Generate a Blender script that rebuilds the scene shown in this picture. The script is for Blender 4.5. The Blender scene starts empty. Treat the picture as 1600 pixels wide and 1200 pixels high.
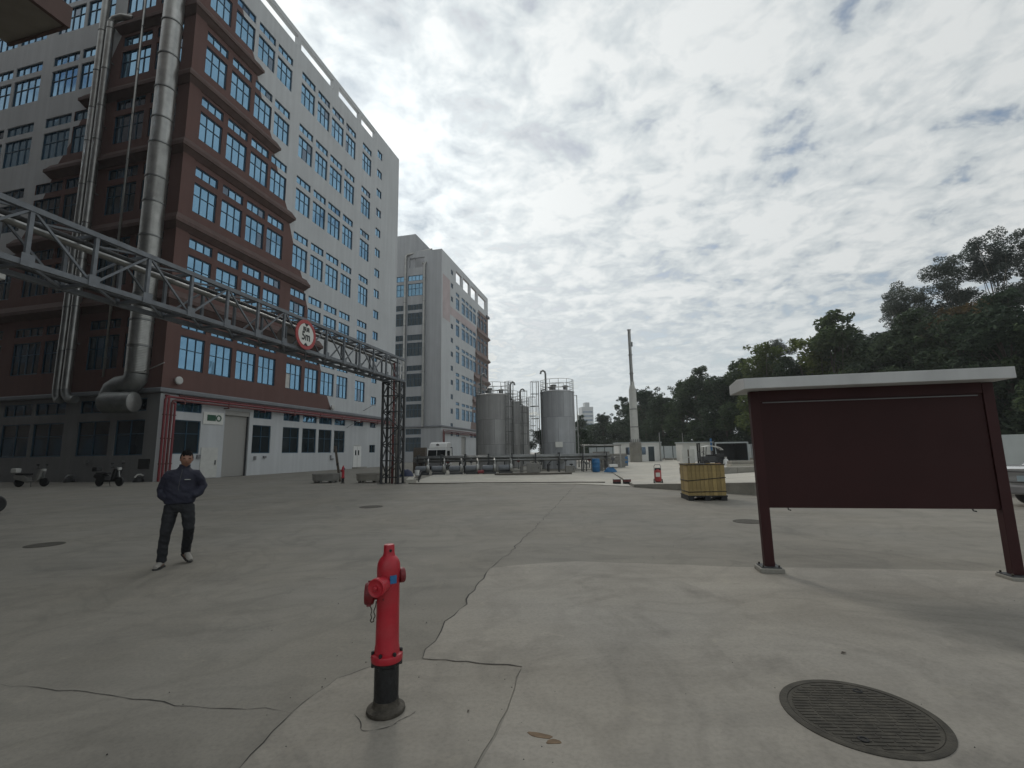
import bpy, bmesh, math, random
from mathutils import Vector, Matrix
R = math.radians
rnd = random.Random(7)
S = bpy.context.scene
COL = S.collection

# ------------------------------------------------------------------ camera
cam_d = bpy.data.cameras.new('camera'); cam = bpy.data.objects.new('camera', cam_d); COL.objects.link(cam)
PITCH, ROLL = 0.146485, -0.017308
fw = Vector((0, math.cos(PITCH), math.sin(PITCH))); up0 = Vector((0, -math.sin(PITCH), math.cos(PITCH))); rt0 = Vector((1, 0, 0))
rt = rt0 * math.cos(ROLL) + up0 * math.sin(ROLL); up = up0 * math.cos(ROLL) - rt0 * math.sin(ROLL)
m3 = Matrix((rt, up, -fw)).transposed()
cam.matrix_world = Matrix.Translation((0, 0, 1.62)) @ m3.to_4x4()
cam_d.sensor_width = 36; cam_d.lens = 36 * 723.4 / 1600; cam_d.clip_start = 0.05; cam_d.clip_end = 6000
S.camera = cam
S.render.resolution_x, S.render.resolution_y = 1024, 768
CAM = Vector((0, 0, 1.62))

# ------------------------------------------------------------------ light
SUN_AZ, SUN_EL = R(-21), R(31)          # azimuth from +Y towards +X
sun_dir = Vector((math.sin(SUN_AZ) * math.cos(SUN_EL), math.cos(SUN_AZ) * math.cos(SUN_EL), math.sin(SUN_EL)))
sd = bpy.data.lights.new('sun', 'SUN'); sd.energy = 2.4; sd.angle = R(24); sd.color = (1, .95, .87)
sun = bpy.data.objects.new('sun', sd); COL.objects.link(sun)
sun.rotation_euler = sun_dir.to_track_quat('Z', 'Y').to_euler()

W = bpy.data.worlds.new('World'); S.world = W; W.use_nodes = True
nt = W.node_tree; nt.nodes.clear()
def N(tree, t, **kw):
    n = tree.nodes.new(t)
    for k, v in kw.items():
        setattr(n, k, v)
    return n
def math_node(tree, op, a, b=None, c=None, clamp=False):
    n = tree.nodes.new('ShaderNodeMath'); n.operation = op; n.use_clamp = clamp
    for i, v in enumerate((a, b, c)):
        if v is None: continue
        if hasattr(v, 'links'): tree.links.new(v, n.inputs[i])
        else: n.inputs[i].default_value = v
    return n.outputs[0]
def ramp(tree, fac, stops, interp='LINEAR'):
    n = tree.nodes.new('ShaderNodeValToRGB'); n.color_ramp.interpolation = interp
    e = n.color_ramp.elements
    e[0].position, e[0].color = stops[0][0], stops[0][1]
    e[1].position, e[1].color = stops[-1][0], stops[-1][1]
    for p, c in stops[1:-1]:
        k = e.new(p); k.color = c
    tree.links.new(fac, n.inputs[0])
    return n.outputs[0]
def g4(v): return (v, v, v, 1)
def mixrgb(tree, fac, a, b, mode='MIX'):
    n = tree.nodes.new('ShaderNodeMix'); n.data_type = 'RGBA'; n.blend_type = mode; n.clamp_factor = True
    for i, v in ((0, fac), (6, a), (7, b)):
        if hasattr(v, 'links'): tree.links.new(v, n.inputs[i])
        else: n.inputs[i].default_value = v
    return n.outputs[2]

sky = N(nt, 'ShaderNodeTexSky', sky_type='NISHITA'); sky.sun_disc = False
sky.sun_elevation = SUN_EL; sky.sun_rotation = SUN_AZ; sky.dust_density = 2.0; sky.air_density = 1.2
tc = N(nt, 'ShaderNodeTexCoord')
sep = N(nt, 'ShaderNodeSeparateXYZ'); nt.links.new(tc.outputs['Generated'], sep.inputs[0])
zc = math_node(nt, 'ADD', math_node(nt, 'MAXIMUM', sep.outputs[2], 0.0), 0.16)
cx = math_node(nt, 'DIVIDE', sep.outputs[0], zc); cy = math_node(nt, 'DIVIDE', sep.outputs[1], zc)
cmb = N(nt, 'ShaderNodeCombineXYZ'); nt.links.new(cx, cmb.inputs[0]); nt.links.new(cy, cmb.inputs[1])
def cloud_noise(scale, detail, rough, dist, off, vec=None):
    mp = N(nt, 'ShaderNodeMapping'); mp.inputs['Location'].default_value = off
    nt.links.new(cmb.outputs[0], mp.inputs[0])
    n = N(nt, 'ShaderNodeTexNoise'); n.inputs['Scale'].default_value = scale; n.inputs['Detail'].default_value = detail
    n.inputs['Roughness'].default_value = rough; n.inputs['Distortion'].default_value = dist
    nt.links.new(mp.outputs[0], n.inputs['Vector'])
    return n.outputs[0]
puff = cloud_noise(8.5, 6, .56, .45, (3.1, 1.7, 0))
mid = cloud_noise(3.3, 5, .55, .6, (5.5, 8.2, 0))
big = cloud_noise(.8, 3, .5, .3, (7.3, 2.2, 0))
fine = cloud_noise(24, 4, .6, .2, (1.3, 5.2, 0))
dens = math_node(nt, 'ADD', math_node(nt, 'ADD', math_node(nt, 'MULTIPLY', puff, .40), math_node(nt, 'MULTIPLY', mid, .30)), math_node(nt, 'ADD', math_node(nt, 'MULTIPLY', big, .18), math_node(nt, 'MULTIPLY', fine, .12)))
mask = ramp(nt, dens, [(.38, g4(.1)), (.43, g4(.65)), (.465, g4(1))])
tone = ramp(nt, dens, [(.385, (.415, .475, .525, 1)), (.435, (.57, .62, .655, 1)), (.485, (.695, .745, .765, 1)), (.55, (.865, .895, .895, 1))])
# brighter cloud round the sun, greyer away from it
dp = N(nt, 'ShaderNodeVectorMath', operation='DOT_PRODUCT'); nt.links.new(tc.outputs['Generated'], dp.inputs[0]); dp.inputs[1].default_value = sun_dir
dpc = math_node(nt, 'MAXIMUM', dp.outputs['Value'], 0.0)
glow = math_node(nt, 'ADD', math_node(nt, 'MULTIPLY', math_node(nt, 'POWER', dpc, 3.0), .36), math_node(nt, 'MULTIPLY', math_node(nt, 'POWER', dpc, 30.0), .3))
gain = math_node(nt, 'MULTIPLY', math_node(nt, 'ADD', glow, .765), 10.0)
cl = N(nt, 'ShaderNodeVectorMath', operation='SCALE'); nt.links.new(tone, cl.inputs[0]); nt.links.new(gain, cl.inputs['Scale'])
mask = math_node(nt, 'MAXIMUM', mask, math_node(nt, 'MULTIPLY', math_node(nt, 'POWER', dpc, 6.0), 1.15, clamp=True))
skc = mixrgb(nt, mask, sky.outputs[0], cl.outputs[0])
# hazy band low over the horizon
hz = ramp(nt, sep.outputs[2], [(0.0, g4(.85)), (.07, g4(.6)), (.3, g4(0))])
skc = mixrgb(nt, hz, skc, (5.9, 6.6, 6.9, 1))
bg = N(nt, 'ShaderNodeBackground'); bg.inputs['Strength'].default_value = 0.1
nt.links.new(skc, bg.inputs[0])
wo = N(nt, 'ShaderNodeOutputWorld'); nt.links.new(bg.outputs[0], wo.inputs[0])

S.view_settings.view_transform = 'Standard'; S.view_settings.look = 'None'
S.view_settings.exposure = 0.0; S.view_settings.gamma = 1.0; S.view_settings.use_curve_mapping = False

# ------------------------------------------------------------------ materials
def mat(name, col, rough=.7, metal=0.0, var=.12, scale=3.0, bump=0.0, bscale=40.0, rand=0.0, island=0.0, spec=None, streak=0.0, coord='Object'):
    m = bpy.data.materials.new(name); m.use_nodes = True
    t = m.node_tree; b = t.nodes['Principled BSDF']
    b.inputs['Roughness'].default_value = rough; b.inputs['Metallic'].default_value = metal
    if spec is not None: b.inputs['Specular IOR Level'].default_value = spec
    c4 = (*col, 1)
    out = None
    tcn = t.nodes.new('ShaderNodeTexCoord')
    if var > 0:
        n = t.nodes.new('ShaderNodeTexNoise'); n.inputs['Scale'].default_value = scale; n.inputs['Detail'].default_value = 8
        n.inputs['Roughness'].default_value = .6
        t.links.new(tcn.outputs[coord], n.inputs['Vector'])
        lo = tuple(c * (1 - var) for c in col) + (1,); hi = tuple(min(1, c * (1 + var)) for c in col) + (1,)
        out = ramp(t, n.outputs[0], [(.3, lo), (.7, hi)])
    if streak > 0:
        mp = t.nodes.new('ShaderNodeMapping'); mp.inputs['Scale'].default_value = (1.6, 1.6, .09)
        t.links.new(tcn.outputs[coord], mp.inputs[0])
        n2 = t.nodes.new('ShaderNodeTexNoise'); n2.inputs['Scale'].default_value = 1.2; n2.inputs['Detail'].default_value = 6
        t.links.new(mp.outputs[0], n2.inputs['Vector'])
        s = ramp(t, n2.outputs[0], [(.42, g4(1 - streak)), (.62, g4(1))])
        out = mixrgb(t, 1.0, out if out is not None else c4, s, 'MULTIPLY')
    if rand > 0:
        oi = t.nodes.new('ShaderNodeObjectInfo')
        s = ramp(t, oi.outputs['Random'], [(0, g4(1 - rand)), (1, g4(1))])
        out = mixrgb(t, 1.0, out if out is not None else c4, s, 'MULTIPLY')
    if island > 0:
        gi = t.nodes.new('ShaderNodeNewGeometry')
        s = ramp(t, gi.outputs['Random Per Island'], [(0, g4(1 - island)), (1, g4(1))])
        out = mixrgb(t, 1.0, out if out is not None else c4, s, 'MULTIPLY')
    if out is not None: t.links.new(out, b.inputs['Base Color'])
    else: b.inputs['Base Color'].default_value = c4
    if bump > 0:
        n3 = t.nodes.new('ShaderNodeTexNoise'); n3.inputs['Scale'].default_value = bscale; n3.inputs['Detail'].default_value = 6
        t.links.new(tcn.outputs[coord], n3.inputs['Vector'])
        bp = t.nodes.new('ShaderNodeBump'); bp.inputs['Strength'].default_value = bump; bp.inputs['Distance'].default_value = .01
        t.links.new(n3.outputs[0], bp.inputs['Height']); t.links.new(bp.outputs[0], b.inputs['Normal'])
    return m
def concrete(name, col, stain=.35, tint=(1, .98, .945)):
    """weathered concrete: cloudy mottling, dark stains, long tyre drag and a fine pitted relief"""
    m = bpy.data.materials.new(name); m.use_nodes = True
    t = m.node_tree; b = t.nodes['Principled BSDF']; b.inputs['Roughness'].default_value = .85
    tcn = t.nodes.new('ShaderNodeTexCoord')
    def nz(scale, det, rough, sc=(1, 1, 1), rot=0, off=(0, 0, 0), dist=0):
        mp = t.nodes.new('ShaderNodeMapping'); mp.inputs['Scale'].default_value = sc; mp.inputs['Rotation'].default_value = (0, 0, rot)
        mp.inputs['Location'].default_value = off
        t.links.new(tcn.outputs['Object'], mp.inputs[0])
        n = t.nodes.new('ShaderNodeTexNoise'); n.inputs['Scale'].default_value = scale; n.inputs['Detail'].default_value = det; n.inputs['Roughness'].default_value = rough
        n.inputs['Distortion'].default_value = dist
        t.links.new(mp.outputs[0], n.inputs['Vector']); return n.outputs[0]
    a = ramp(t, nz(.55, 9, .62), [(.3, tuple(c * .86 for c in col) + (1,)), (.7, tuple(c * 1.12 for c in col) + (1,))])
    st = ramp(t, nz(.9, 8, .68, off=(4, 9, 0), dist=.6), [(.28, g4(1 - stain)), (.47, g4(1))])
    a = mixrgb(t, 1.0, a, st, 'MULTIPLY')
    dr = ramp(t, nz(1.0, 6, .6, sc=(.35, 3.2, 1), rot=R(24)), [(.36, g4(.93)), (.6, g4(1.0))])
    a = mixrgb(t, 1.0, a, dr, 'MULTIPLY')
    dr2 = ramp(t, nz(.8, 5, .6, sc=(.3, 4, 1), rot=R(-55), off=(2, 3, 0)), [(.36, g4(.94)), (.58, g4(1.0))])
    a = mixrgb(t, 1.0, a, dr2, 'MULTIPLY')
    sw = ramp(t, nz(.5, 3, .5, off=(1, 6, 0), dist=2.4), [(.44, g4(1)), (.49, g4(.90)), (.51, g4(.91)), (.56, g4(1))])
    a = mixrgb(t, 1.0, a, sw, 'MULTIPLY')
    ol = ramp(t, nz(1.7, 7, .7, off=(7, 1, 0), dist=.4), [(.27, g4(.62)), (.34, g4(1))])
    a = mixrgb(t, 1.0, a, ol, 'MULTIPLY')
    pa = ramp(t, nz(3.2, 5, .65, off=(17, 21, 0), dist=.8), [(.6, g4(1)), (.72, (1.13, 1.12, 1.09, 1))])
    a = mixrgb(t, 1.0, a, pa, 'MULTIPLY')
    sp = ramp(t, nz(34, 4, .7), [(.3, g4(.84)), (.55, g4(1.0)), (.8, (1.06, 1.05, 1.03, 1))])
    a = mixrgb(t, 1.0, a, sp, 'MULTIPLY')
    wt = ramp(t, nz(.4, 4, .5, off=(11, 2, 0)), [(.35, (*tint, 1)), (.65, (1, 1, 1, 1))])
    a = mixrgb(t, 1.0, a, wt, 'MULTIPLY')
    t.links.new(a, b.inputs['Base Color'])
    bp = t.nodes.new('ShaderNodeBump'); bp.inputs['Strength'].default_value = .35; bp.inputs['Distance'].default_value = .006
    t.links.new(nz(70, 6, .7), bp.inputs['Height']); t.links.new(bp.outputs[0], b.inputs['Normal'])
    return m
def glass(name, col, rough=.06, metal=.9):
    m = bpy.data.materials.new(name); m.use_nodes = True
    t = m.node_tree; b = t.nodes['Principled BSDF']
    b.inputs['Base Color'].default_value = (*col, 1); b.inputs['Roughness'].default_value = rough; b.inputs['Metallic'].default_value = metal
    oi = t.nodes.new('ShaderNodeNewGeometry')
    s = ramp(t, oi.outputs['Random Per Island'], [(0, g4(.8)), (1, g4(1.05))])
    t.links.new(mixrgb(t, 1.0, (*col, 1), s, 'MULTIPLY'), b.inputs['Base Color'])
    return m
def leafmat(name, lo, hi):
    m = bpy.data.materials.new(name); m.use_nodes = True
    t = m.node_tree; b = t.nodes['Principled BSDF']; b.inputs['Roughness'].default_value = .8; b.inputs['Specular IOR Level'].default_value = .12
    gi = t.nodes.new('ShaderNodeNewGeometry')
    c = ramp(t, gi.outputs['Random Per Island'], [(0, (*lo, 1)), (1, (*hi, 1))])
    oi = t.nodes.new('ShaderNodeObjectInfo')
    s = ramp(t, oi.outputs['Random'], [(0, (.75, .8, .8, 1)), (1, (1.15, 1.1, 1, 1))])
    c = mixrgb(t, 1.0, c, s, 'MULTIPLY')
    t.links.new(c, b.inputs['Base Color'])
    tr = t.nodes.new('ShaderNodeBsdfTranslucent'); t.links.new(c, tr.inputs[0])
    mx = t.nodes.new('ShaderNodeMixShader'); mx.inputs[0].default_value = .3
    t.links.new(b.outputs[0], mx.inputs[1]); t.links.new(tr.outputs[0], mx.inputs[2])
    t.links.new(mx.outputs[0], t.nodes['Material Output'].inputs[0])
    return m

M = {}
M['road'] = concrete('road_concrete', (.226, .212, .184), .24)
M['slab'] = concrete('slab_concrete', (.318, .296, .260), .3)
M['slab2'] = concrete('slab_concrete_older', (.29, .270, .235), .32)
M['yard'] = concrete('yard_concrete', (.47, .45, .40), .2)
M['kerb'] = concrete('kerb_concrete', (.30, .29, .26), .3)
M['dirt'] = mat('joint_dirt', (.035, .033, .03), .95, var=.3, scale=20)
M['white_wall'] = mat('white_render', (.54, .555, .565), .85, var=.06, scale=.22, bump=.1, bscale=20, streak=.075)
M['grey_wall'] = mat('grey_render', (.36, .37, .385), .85, var=.05, scale=.35, streak=.10)
M['dark_grey_wall'] = mat('dark_grey_render', (.20, .21, .225), .85, var=.05, scale=.4, streak=.08)
M['brown_wall'] = mat('brown_render', (.136, .072, .062), .85, var=.07, scale=.3, bump=.1, bscale=20, streak=.08)
M['ledge'] = mat('brown_ledge', (.115, .072, .063), .85, var=.08, scale=.8, streak=.15)
M['frame'] = mat('blue_frame', (.022, .07, .115), .45, var=0)
M['pane'] = glass('blue_mirror_glass', (.195, .355, .50), .05, .93)
M['dark_pane'] = glass('dark_glass', (.05, .065, .075), .08, .6)  # low facade windows: dark reflections are put into this glass colour
M['dim_pane'] = glass('dim_glass', (.13, .17, .22), .06, .85)
M['galv'] = mat('galvanised_sheet', (.46, .46, .44), .38, .85, var=.2, scale=1.5, streak=.2, rand=.25)
M['galv_dark'] = mat('galvanised_dull', (.23, .235, .23), .5, .7, var=.2, scale=2)
M['steel'] = mat('painted_steel', (.15, .162, .178), .5, .2, var=.2, scale=4)
M['steel_dark'] = mat('dark_steel', (.06, .062, .065), .55, .3, var=.2, scale=5)
M['red_pipe'] = mat('red_pipe_paint', (.19, .022, .028), .45, var=.15, scale=5)
M['dull_red'] = mat('dull_red_paint', (.14, .038, .036), .6, var=.2, scale=3)
M['hyd_red'] = mat('hydrant_red', (.43, .014, .028), .42, var=.14, scale=9, bump=.12, bscale=60, streak=.15)
def worn(m, chip, faded):
    t = m.node_tree; b = t.nodes['Principled BSDF']; src = b.inputs['Base Color'].links[0].from_socket
    tcn = t.nodes.new('ShaderNodeTexCoord'); n = t.nodes.new('ShaderNodeTexNoise'); n.inputs['Scale'].default_value = 26; n.inputs['Detail'].default_value = 8; n.inputs['Roughness'].default_value = .7
    t.links.new(tcn.outputs['Object'], n.inputs['Vector'])
    n2 = t.nodes.new('ShaderNodeTexNoise'); n2.inputs['Scale'].default_value = 7; n2.inputs['Detail'].default_value = 5; t.links.new(tcn.outputs['Object'], n2.inputs['Vector'])
    f = ramp(t, n2.outputs[0], [(.45, g4(0)), (.75, g4(.55))]); c = mixrgb(t, f, src, (*faded, 1))
    k = ramp(t, n.outputs[0], [(.655, g4(0)), (.685, g4(1))]); c = mixrgb(t, k, c, (*chip, 1))
    t.links.new(c, b.inputs['Base Color'])
worn(M['hyd_red'], (.07, .025, .02), (.42, .06, .065))
M['hyd_dark'] = mat('hydrant_dark_red', (.16, .010, .014), .5, var=.2, scale=14)
M['black_iron'] = mat('black_iron', (.016, .016, .017), .55, .2, var=.5, scale=25, bump=.4, bscale=60)
M['rust_iron'] = mat('rusty_iron', (.07, .062, .05), .8, .3, var=.45, scale=22, bump=.5, bscale=50)
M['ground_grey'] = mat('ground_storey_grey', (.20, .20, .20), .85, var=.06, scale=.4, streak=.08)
M['dark_brown'] = mat('dark_brown_render', (.062, .046, .040), .85, var=.08, scale=.3, streak=.1)
M['eave'] = mat('eave_soffit', (.26, .235, .20), .85, var=.1, scale=.8, streak=.1)
M['far_brown'] = mat('far_brown_render', (.21, .155, .14), .85, var=.06, scale=.4, streak=.06)
M['white_paint'] = mat('white_paint', (.74, .74, .72), .5, var=.05, scale=3)
M['off_white'] = mat('off_white', (.55, .55, .52), .6, var=.08, scale=3)
M['maroon'] = mat('maroon_paint', (.046, .014, .0145), .6, spec=.25, var=.18, scale=1.4, streak=.1)
M['maroon_panel'] = mat('maroon_panel', (.038, .0135, .0135), .6, spec=.2, var=.14, scale=.9)
M['canopy'] = mat('grey_white_canopy', (.55, .56, .56), .6, var=.08, scale=2, streak=.12)
M['shutter'] = mat('shutter_grey', (.34, .33, .31), .55, .1, var=.06, scale=2)
M['tank'] = mat('tank_grey', (.44, .455, .475), .5, .05, var=.1, scale=.8, streak=.2, rand=.22)
M['tank_steel'] = mat('tank_brown_grey', (.42, .42, .415), .5, .05, var=.1, scale=.8, streak=.22, rand=.25)
M['blue'] = mat('blue_plastic', (.02, .13, .30), .45, var=.15, scale=4)
M['navy'] = mat('navy_tarp', (.012, .02, .06), .6, var=.25, scale=6)
M['yellow'] = mat('weathered_yellow', (.58, .425, .17), .7, var=.3, scale=4, rand=.35, streak=.45)
M['black'] = mat('black_rubber', (.012, .012, .013), .6, var=.2, scale=8)
M['grey_plastic'] = mat('grey_plastic', (.18, .18, .185), .5, var=.1, scale=5)
M['hose'] = mat('brown_hose', (.085, .075, .06), .7, var=.2, scale=6)
M['green'] = mat('dark_green_sign', (.012, .075, .038), .5, var=.05, scale=5)
M['sign_red'] = mat('sign_red', (.38, .05, .05), .5, var=.12, scale=5)
M['sign_white'] = mat('sign_white', (.68, .68, .64), .5, var=.05, scale=5)
M['sign_back'] = mat('sign_back', (.15, .13, .115), .5, .3, var=.1, scale=5)
M['ink'] = mat('black_ink', (.02, .022, .022), .6, var=0)
M['pink'] = mat('pale_pink', (.50, .42, .42), .85, var=.1, scale=.5, streak=.1)
M['grey_block'] = mat('grey_block', (.22, .215, .2), .9, var=.15, scale=3, bump=.3)
M['hoarding'] = mat('pale_hoarding', (.44, .48, .49), .5, .1, var=.06, scale=2)
M['skin'] = mat('skin', (.26, .135, .09), .55, var=.06, scale=12)
M['hair'] = mat('black_hair', (.011, .010, .010), .9, spec=.1, var=.3, scale=60, bump=.5, bscale=120)
M['jacket'] = mat('navy_jacket', (.012, .013, .028), .75, var=.2, scale=10, bump=.5, bscale=14)
M['trousers'] = mat('black_trousers', (.011, .012, .015), .8, var=.2, scale=10, bump=.5, bscale=14)
M['shoe'] = mat('pale_shoe', (.25, .235, .21), .7, var=.15, scale=20)
M['sole'] = mat('dark_sole', (.03, .03, .03), .7, var=.1, scale=20)
M['bark'] = mat('bark', (.09, .075, .06), .9, var=.3, scale=5, bump=.5, bscale=20)
M['pale_bark'] = mat('pale_bark', (.2, .18, .15), .9, var=.3, scale=5)
M['leaf_dark'] = leafmat('leaf_dark', (.030, .047, .034), (.066, .095, .060))
M['leaf_mid'] = leafmat('leaf_mid', (.036, .060, .032), (.088, .122, .064))
M['leaf_light'] = leafmat('leaf_light', (.07, .10, .025), (.16, .19, .07))
M['leaf_euc'] = leafmat('leaf_eucalyptus', (.06, .075, .065), (.11, .13, .115))
M['leaf_brown'] = leafmat('leaf_brown', (.075, .06, .035), (.14, .105, .055))
M['silver'] = mat('silver_car_paint', (.50, .51, .52), .25, .6, var=.02, scale=3)
M['car_glass'] = mat('car_glass', (.012, .014, .016), .08, 0, var=0)
M['plate'] = mat('pale_blue_plate', (.30, .38, .42), .4, var=.05, scale=8)
M['lamp'] = mat('lamp_housing', (.5, .5, .48), .5, .1, var=.08, scale=6)
M['haze_block'] = mat('pale_far_render', (.42, .44, .45), .9, var=.06, scale=.2)
M['stain'] = mat('rusty_stain', (.16, .105, .06), .8, var=.35, scale=18)
M['cover'] = mat('cast_cover', (.060, .054, .043), .85, .1, var=.45, scale=9, bump=.6, bscale=60)
M['wood'] = mat('weathered_wood', (.10, .082, .066), .85, var=.3, scale=6)

# ------------------------------------------------------------------ mesh helpers
class MB:
    def __init__(s): s.v = []; s.f = []; s.m = []; s.sm = []
    def face(s, pts, mi=0, smooth=False):
        i = len(s.v); s.v += [tuple(p) for p in pts]; s.f.append(tuple(range(i, i + len(pts)))); s.m.append(mi); s.sm.append(smooth)
    def box(s, x0, x1, y0, y1, z0, z1, mi=0, T=None):
        P = [(x0, y0, z0), (x1, y0, z0), (x1, y1, z0), (x0, y1, z0), (x0, y0, z1), (x1, y0, z1), (x1, y1, z1), (x0, y1, z1)]
        if T is not None: P = [tuple(T @ Vector(p)) for p in P]
        i = len(s.v); s.v += P
        for q in ((3, 2, 1, 0), (4, 5, 6, 7), (0, 1, 5, 4), (1, 2, 6, 5), (2, 3, 7, 6), (3, 0, 4, 7)):
            s.f.append(tuple(i + k for k in q)); s.m.append(mi); s.sm.append(False)
        return s
    def beam(s, a, b, w, h=None, mi=0, upv=(0, 0, 1)):
        a, b = Vector(a), Vector(b); d = b - a; L = d.length
        if L < 1e-6: return s
        d.normalize(); u = Vector(upv)
        if abs(d.dot(u)) > .98: u = Vector((1, 0, 0))
        x = d.cross(u).normalized(); y = x.cross(d).normalized(); h = h or w
        T = Matrix((x, d, y)).transposed().to_4x4(); T.translation = a
        return s.box(-w / 2, w / 2, 0, L, -h / 2, h / 2, mi, T)
    def rings(s, rings, mi=0, smooth=True, cap0=False, cap1=False, closed=False):
        n = len(rings[0]); i = len(s.v)
        for r in rings: s.v += [tuple(p) for p in r]
        K = len(rings)
        for k in range(K if closed else K - 1):
            for j in range(n):
                a = i + k * n + j; b = i + k * n + (j + 1) % n; k2 = (k + 1) % K
                c = i + k2 * n + (j + 1) % n; d = i + k2 * n + j
                s.f.append((a, b, c, d)); s.m.append(mi); s.sm.append(smooth)
        if cap0: s.f.append(tuple(i + j for j in reversed(range(n)))); s.m.append(mi); s.sm.append(False)
        if cap1: s.f.append(tuple(i + (K - 1) * n + j for j in range(n))); s.m.append(mi); s.sm.append(False)
        return s
    def tube(s, path, r, n=8, mi=0, caps=True):
        P = [Vector(p) for p in path]; rad = r if hasattr(r, '__len__') else [r] * len(P)
        rings = []; prev = None
        for k, p in enumerate(P):
            if k == 0: d = P[1] - P[0]
            elif k == len(P) - 1: d = P[-1] - P[-2]
            else: d = (P[k + 1] - p).normalized() + (p - P[k - 1]).normalized()
            d.normalize()
            if prev is None:
                u = Vector((0, 0, 1)) if abs(d.z) < .9 else Vector((1, 0, 0))
                x = d.cross(u).normalized()
            else:
                x = (prev - d * prev.dot(d)).normalized()
            prev = x; y = d.cross(x)
            rings.append([p + (x * math.cos(2 * math.pi * j / n) + y * math.sin(2 * math.pi * j / n)) * rad[k] for j in range(n)])
        return s.rings(rings, mi, True, caps, caps)
    def lathe(s, prof, n=24, mi=0, T=None, smooth=True, caps=True):
        rings = []
        for r, z in prof:
            rr = [Vector((r * math.cos(2 * math.pi * j / n), r * math.sin(2 * math.pi * j / n), z)) for j in range(n)]
            if T is not None: rr = [T @ p for p in rr]
            rings.append(rr)
        return s.rings(rings, mi, smooth, caps, caps)
    def mesh(s, name, mats):
        me = bpy.data.meshes.new(name); me.from_pydata(s.v, [], s.f)
        for m in mats: me.materials.append(m)
        me.polygons.foreach_set('material_index', s.m); me.polygons.foreach_set('use_smooth', s.sm)
        me.update(); return me
    def build(s, name, mats, parent=None, loc=(0, 0, 0), rz=0, bev=0.0, autosmooth=True):
        if not isinstance(mats, (list, tuple)): mats = [mats]
        me = s.mesh(name, mats)
        bm = bmesh.new(); bm.from_mesh(me)
        bmesh.ops.recalc_face_normals(bm, faces=bm.faces)
        if autosmooth:
            for e in bm.edges:
                if len(e.link_faces) == 2 and e.calc_face_angle(0) > R(38): e.smooth = False
        if bev > 0:
            bmesh.ops.bevel(bm, geom=[e for e in bm.edges if len(e.link_faces) == 2 and e.calc_face_angle(0) > R(35)], offset=bev, segments=2, affect='EDGES', profile=.6)
        bm.to_mesh(me); bm.free()
        return place(me, name, parent, loc, rz)
def place(me, name, parent=None, loc=(0, 0, 0), rz=0):
    o = bpy.data.objects.new(name, me); COL.objects.link(o); o.location = loc; o.rotation_euler = (0, 0, rz)
    if parent is not None: o.parent = parent
    return o
def tag(o, label=None, cat=None, group=None, kind=None):
    if label: o['label'] = label
    if cat: o['category'] = cat
    if group: o['group'] = group
    if kind: o['kind'] = kind
    return o
def thing(name, label, cat, loc=(0, 0, 0), rz=0, group=None):
    o = bpy.data.objects.new(name, None); COL.objects.link(o); o.location = loc; o.rotation_euler = (0, 0, rz); o.empty_display_size = .2
    return tag(o, label, cat, group)
def copy_tree(o, parent=None):
    c = o.copy(); COL.objects.link(c); c.parent = parent
    for ch in list(o.children): copy_tree(ch, c)
    return c
def Tm(loc, rx=0, ry=0, rz=0):
    return Matrix.Translation(loc) @ Matrix.Rotation(rz, 4, 'Z') @ Matrix.Rotation(ry, 4, 'Y') @ Matrix.Rotation(rx, 4, 'X')

AZ = 0.237445
E_ = Vector((math.sin(AZ), math.cos(AZ), 0)); N_ = Vector((math.cos(AZ), -math.sin(AZ), 0))
RZ = math.pi / 2 - AZ
def en(n, e, z=0): return N_ * n + E_ * e + Vector((0, 0, z))

# ================================================================== ground
MB().box(-1500, 1500, -600, 2600, -1, 0).build('ground', M['road']).__setitem__('kind', 'structure')
def jag(pts, amp, step, seed):
    r = random.Random(seed); out = []
    for a, b in zip(pts[:-1], pts[1:]):
        a, b = Vector((*a, 0)), Vector((*b, 0)); d = b - a; L = d.length; n = max(1, int(L / step)); nv = Vector((-d.y, d.x, 0)).normalized()
        for k in range(n):
            p = a + d * (k / n)
            if out: p = p + nv * r.uniform(-amp, amp)
            out.append((p.x, p.y))
    out.append(tuple(pts[-1])); return out
def sheet(name, poly, z0, z1, m, kind='structure'):
    mb = MB(); n = len(poly)
    mb.face([(x, y, z1) for x, y in poly])
    for i in range(n):
        (x0, y0), (x1, y1) = poly[i], poly[(i + 1) % n]
        mb.face([(x0, y0, z0), (x1, y1, z0), (x1, y1, z1), (x0, y0, z1)])
    o = mb.build(name, m, autosmooth=False); o['kind'] = kind; return o
crack_main = jag([(3.06, 23.28), (1.26, 14.42), (.62, 11.22), (.27, 9.55), (-.05, 8.05), (-.36, 6.87), (-.44, 6.31), (-.56, 5.29), (-.66, 4.78), (-.71, 4.31), (-.75, 3.97)], .035, .16, 3)
i0 = min(range(len(crack_main)), key=lambda i: abs(crack_main[i][1] - 6.87))
near_crack = crack_main[i0:]
apron_edge = jag([(9.5, 6.02), (6.51, 6.22), (3.29, 6.65), (1.8, 6.98), (.9, 7.16), (.42, 7.12), (-.36, 6.87)], .02, .3, 5)
joint_h = jag([(-.75, 3.97), (-.39, 3.90), (.04, 3.80)], .012, .09, 8)
apron = apron_edge[:-1] + near_crack + joint_h[1:] + jag([(.04, 3.80), (-.05, 3.2), (-.22, 2.67), (-.55, 1.4), (-.8, -1.0)], .012, .12, 4)[1:] + [(9.5, -1.0)]
sheet('concrete_apron', apron, -.05, .006, M['slab'])
ji = [(x - .002, y - .014) for x, y in joint_h]
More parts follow.
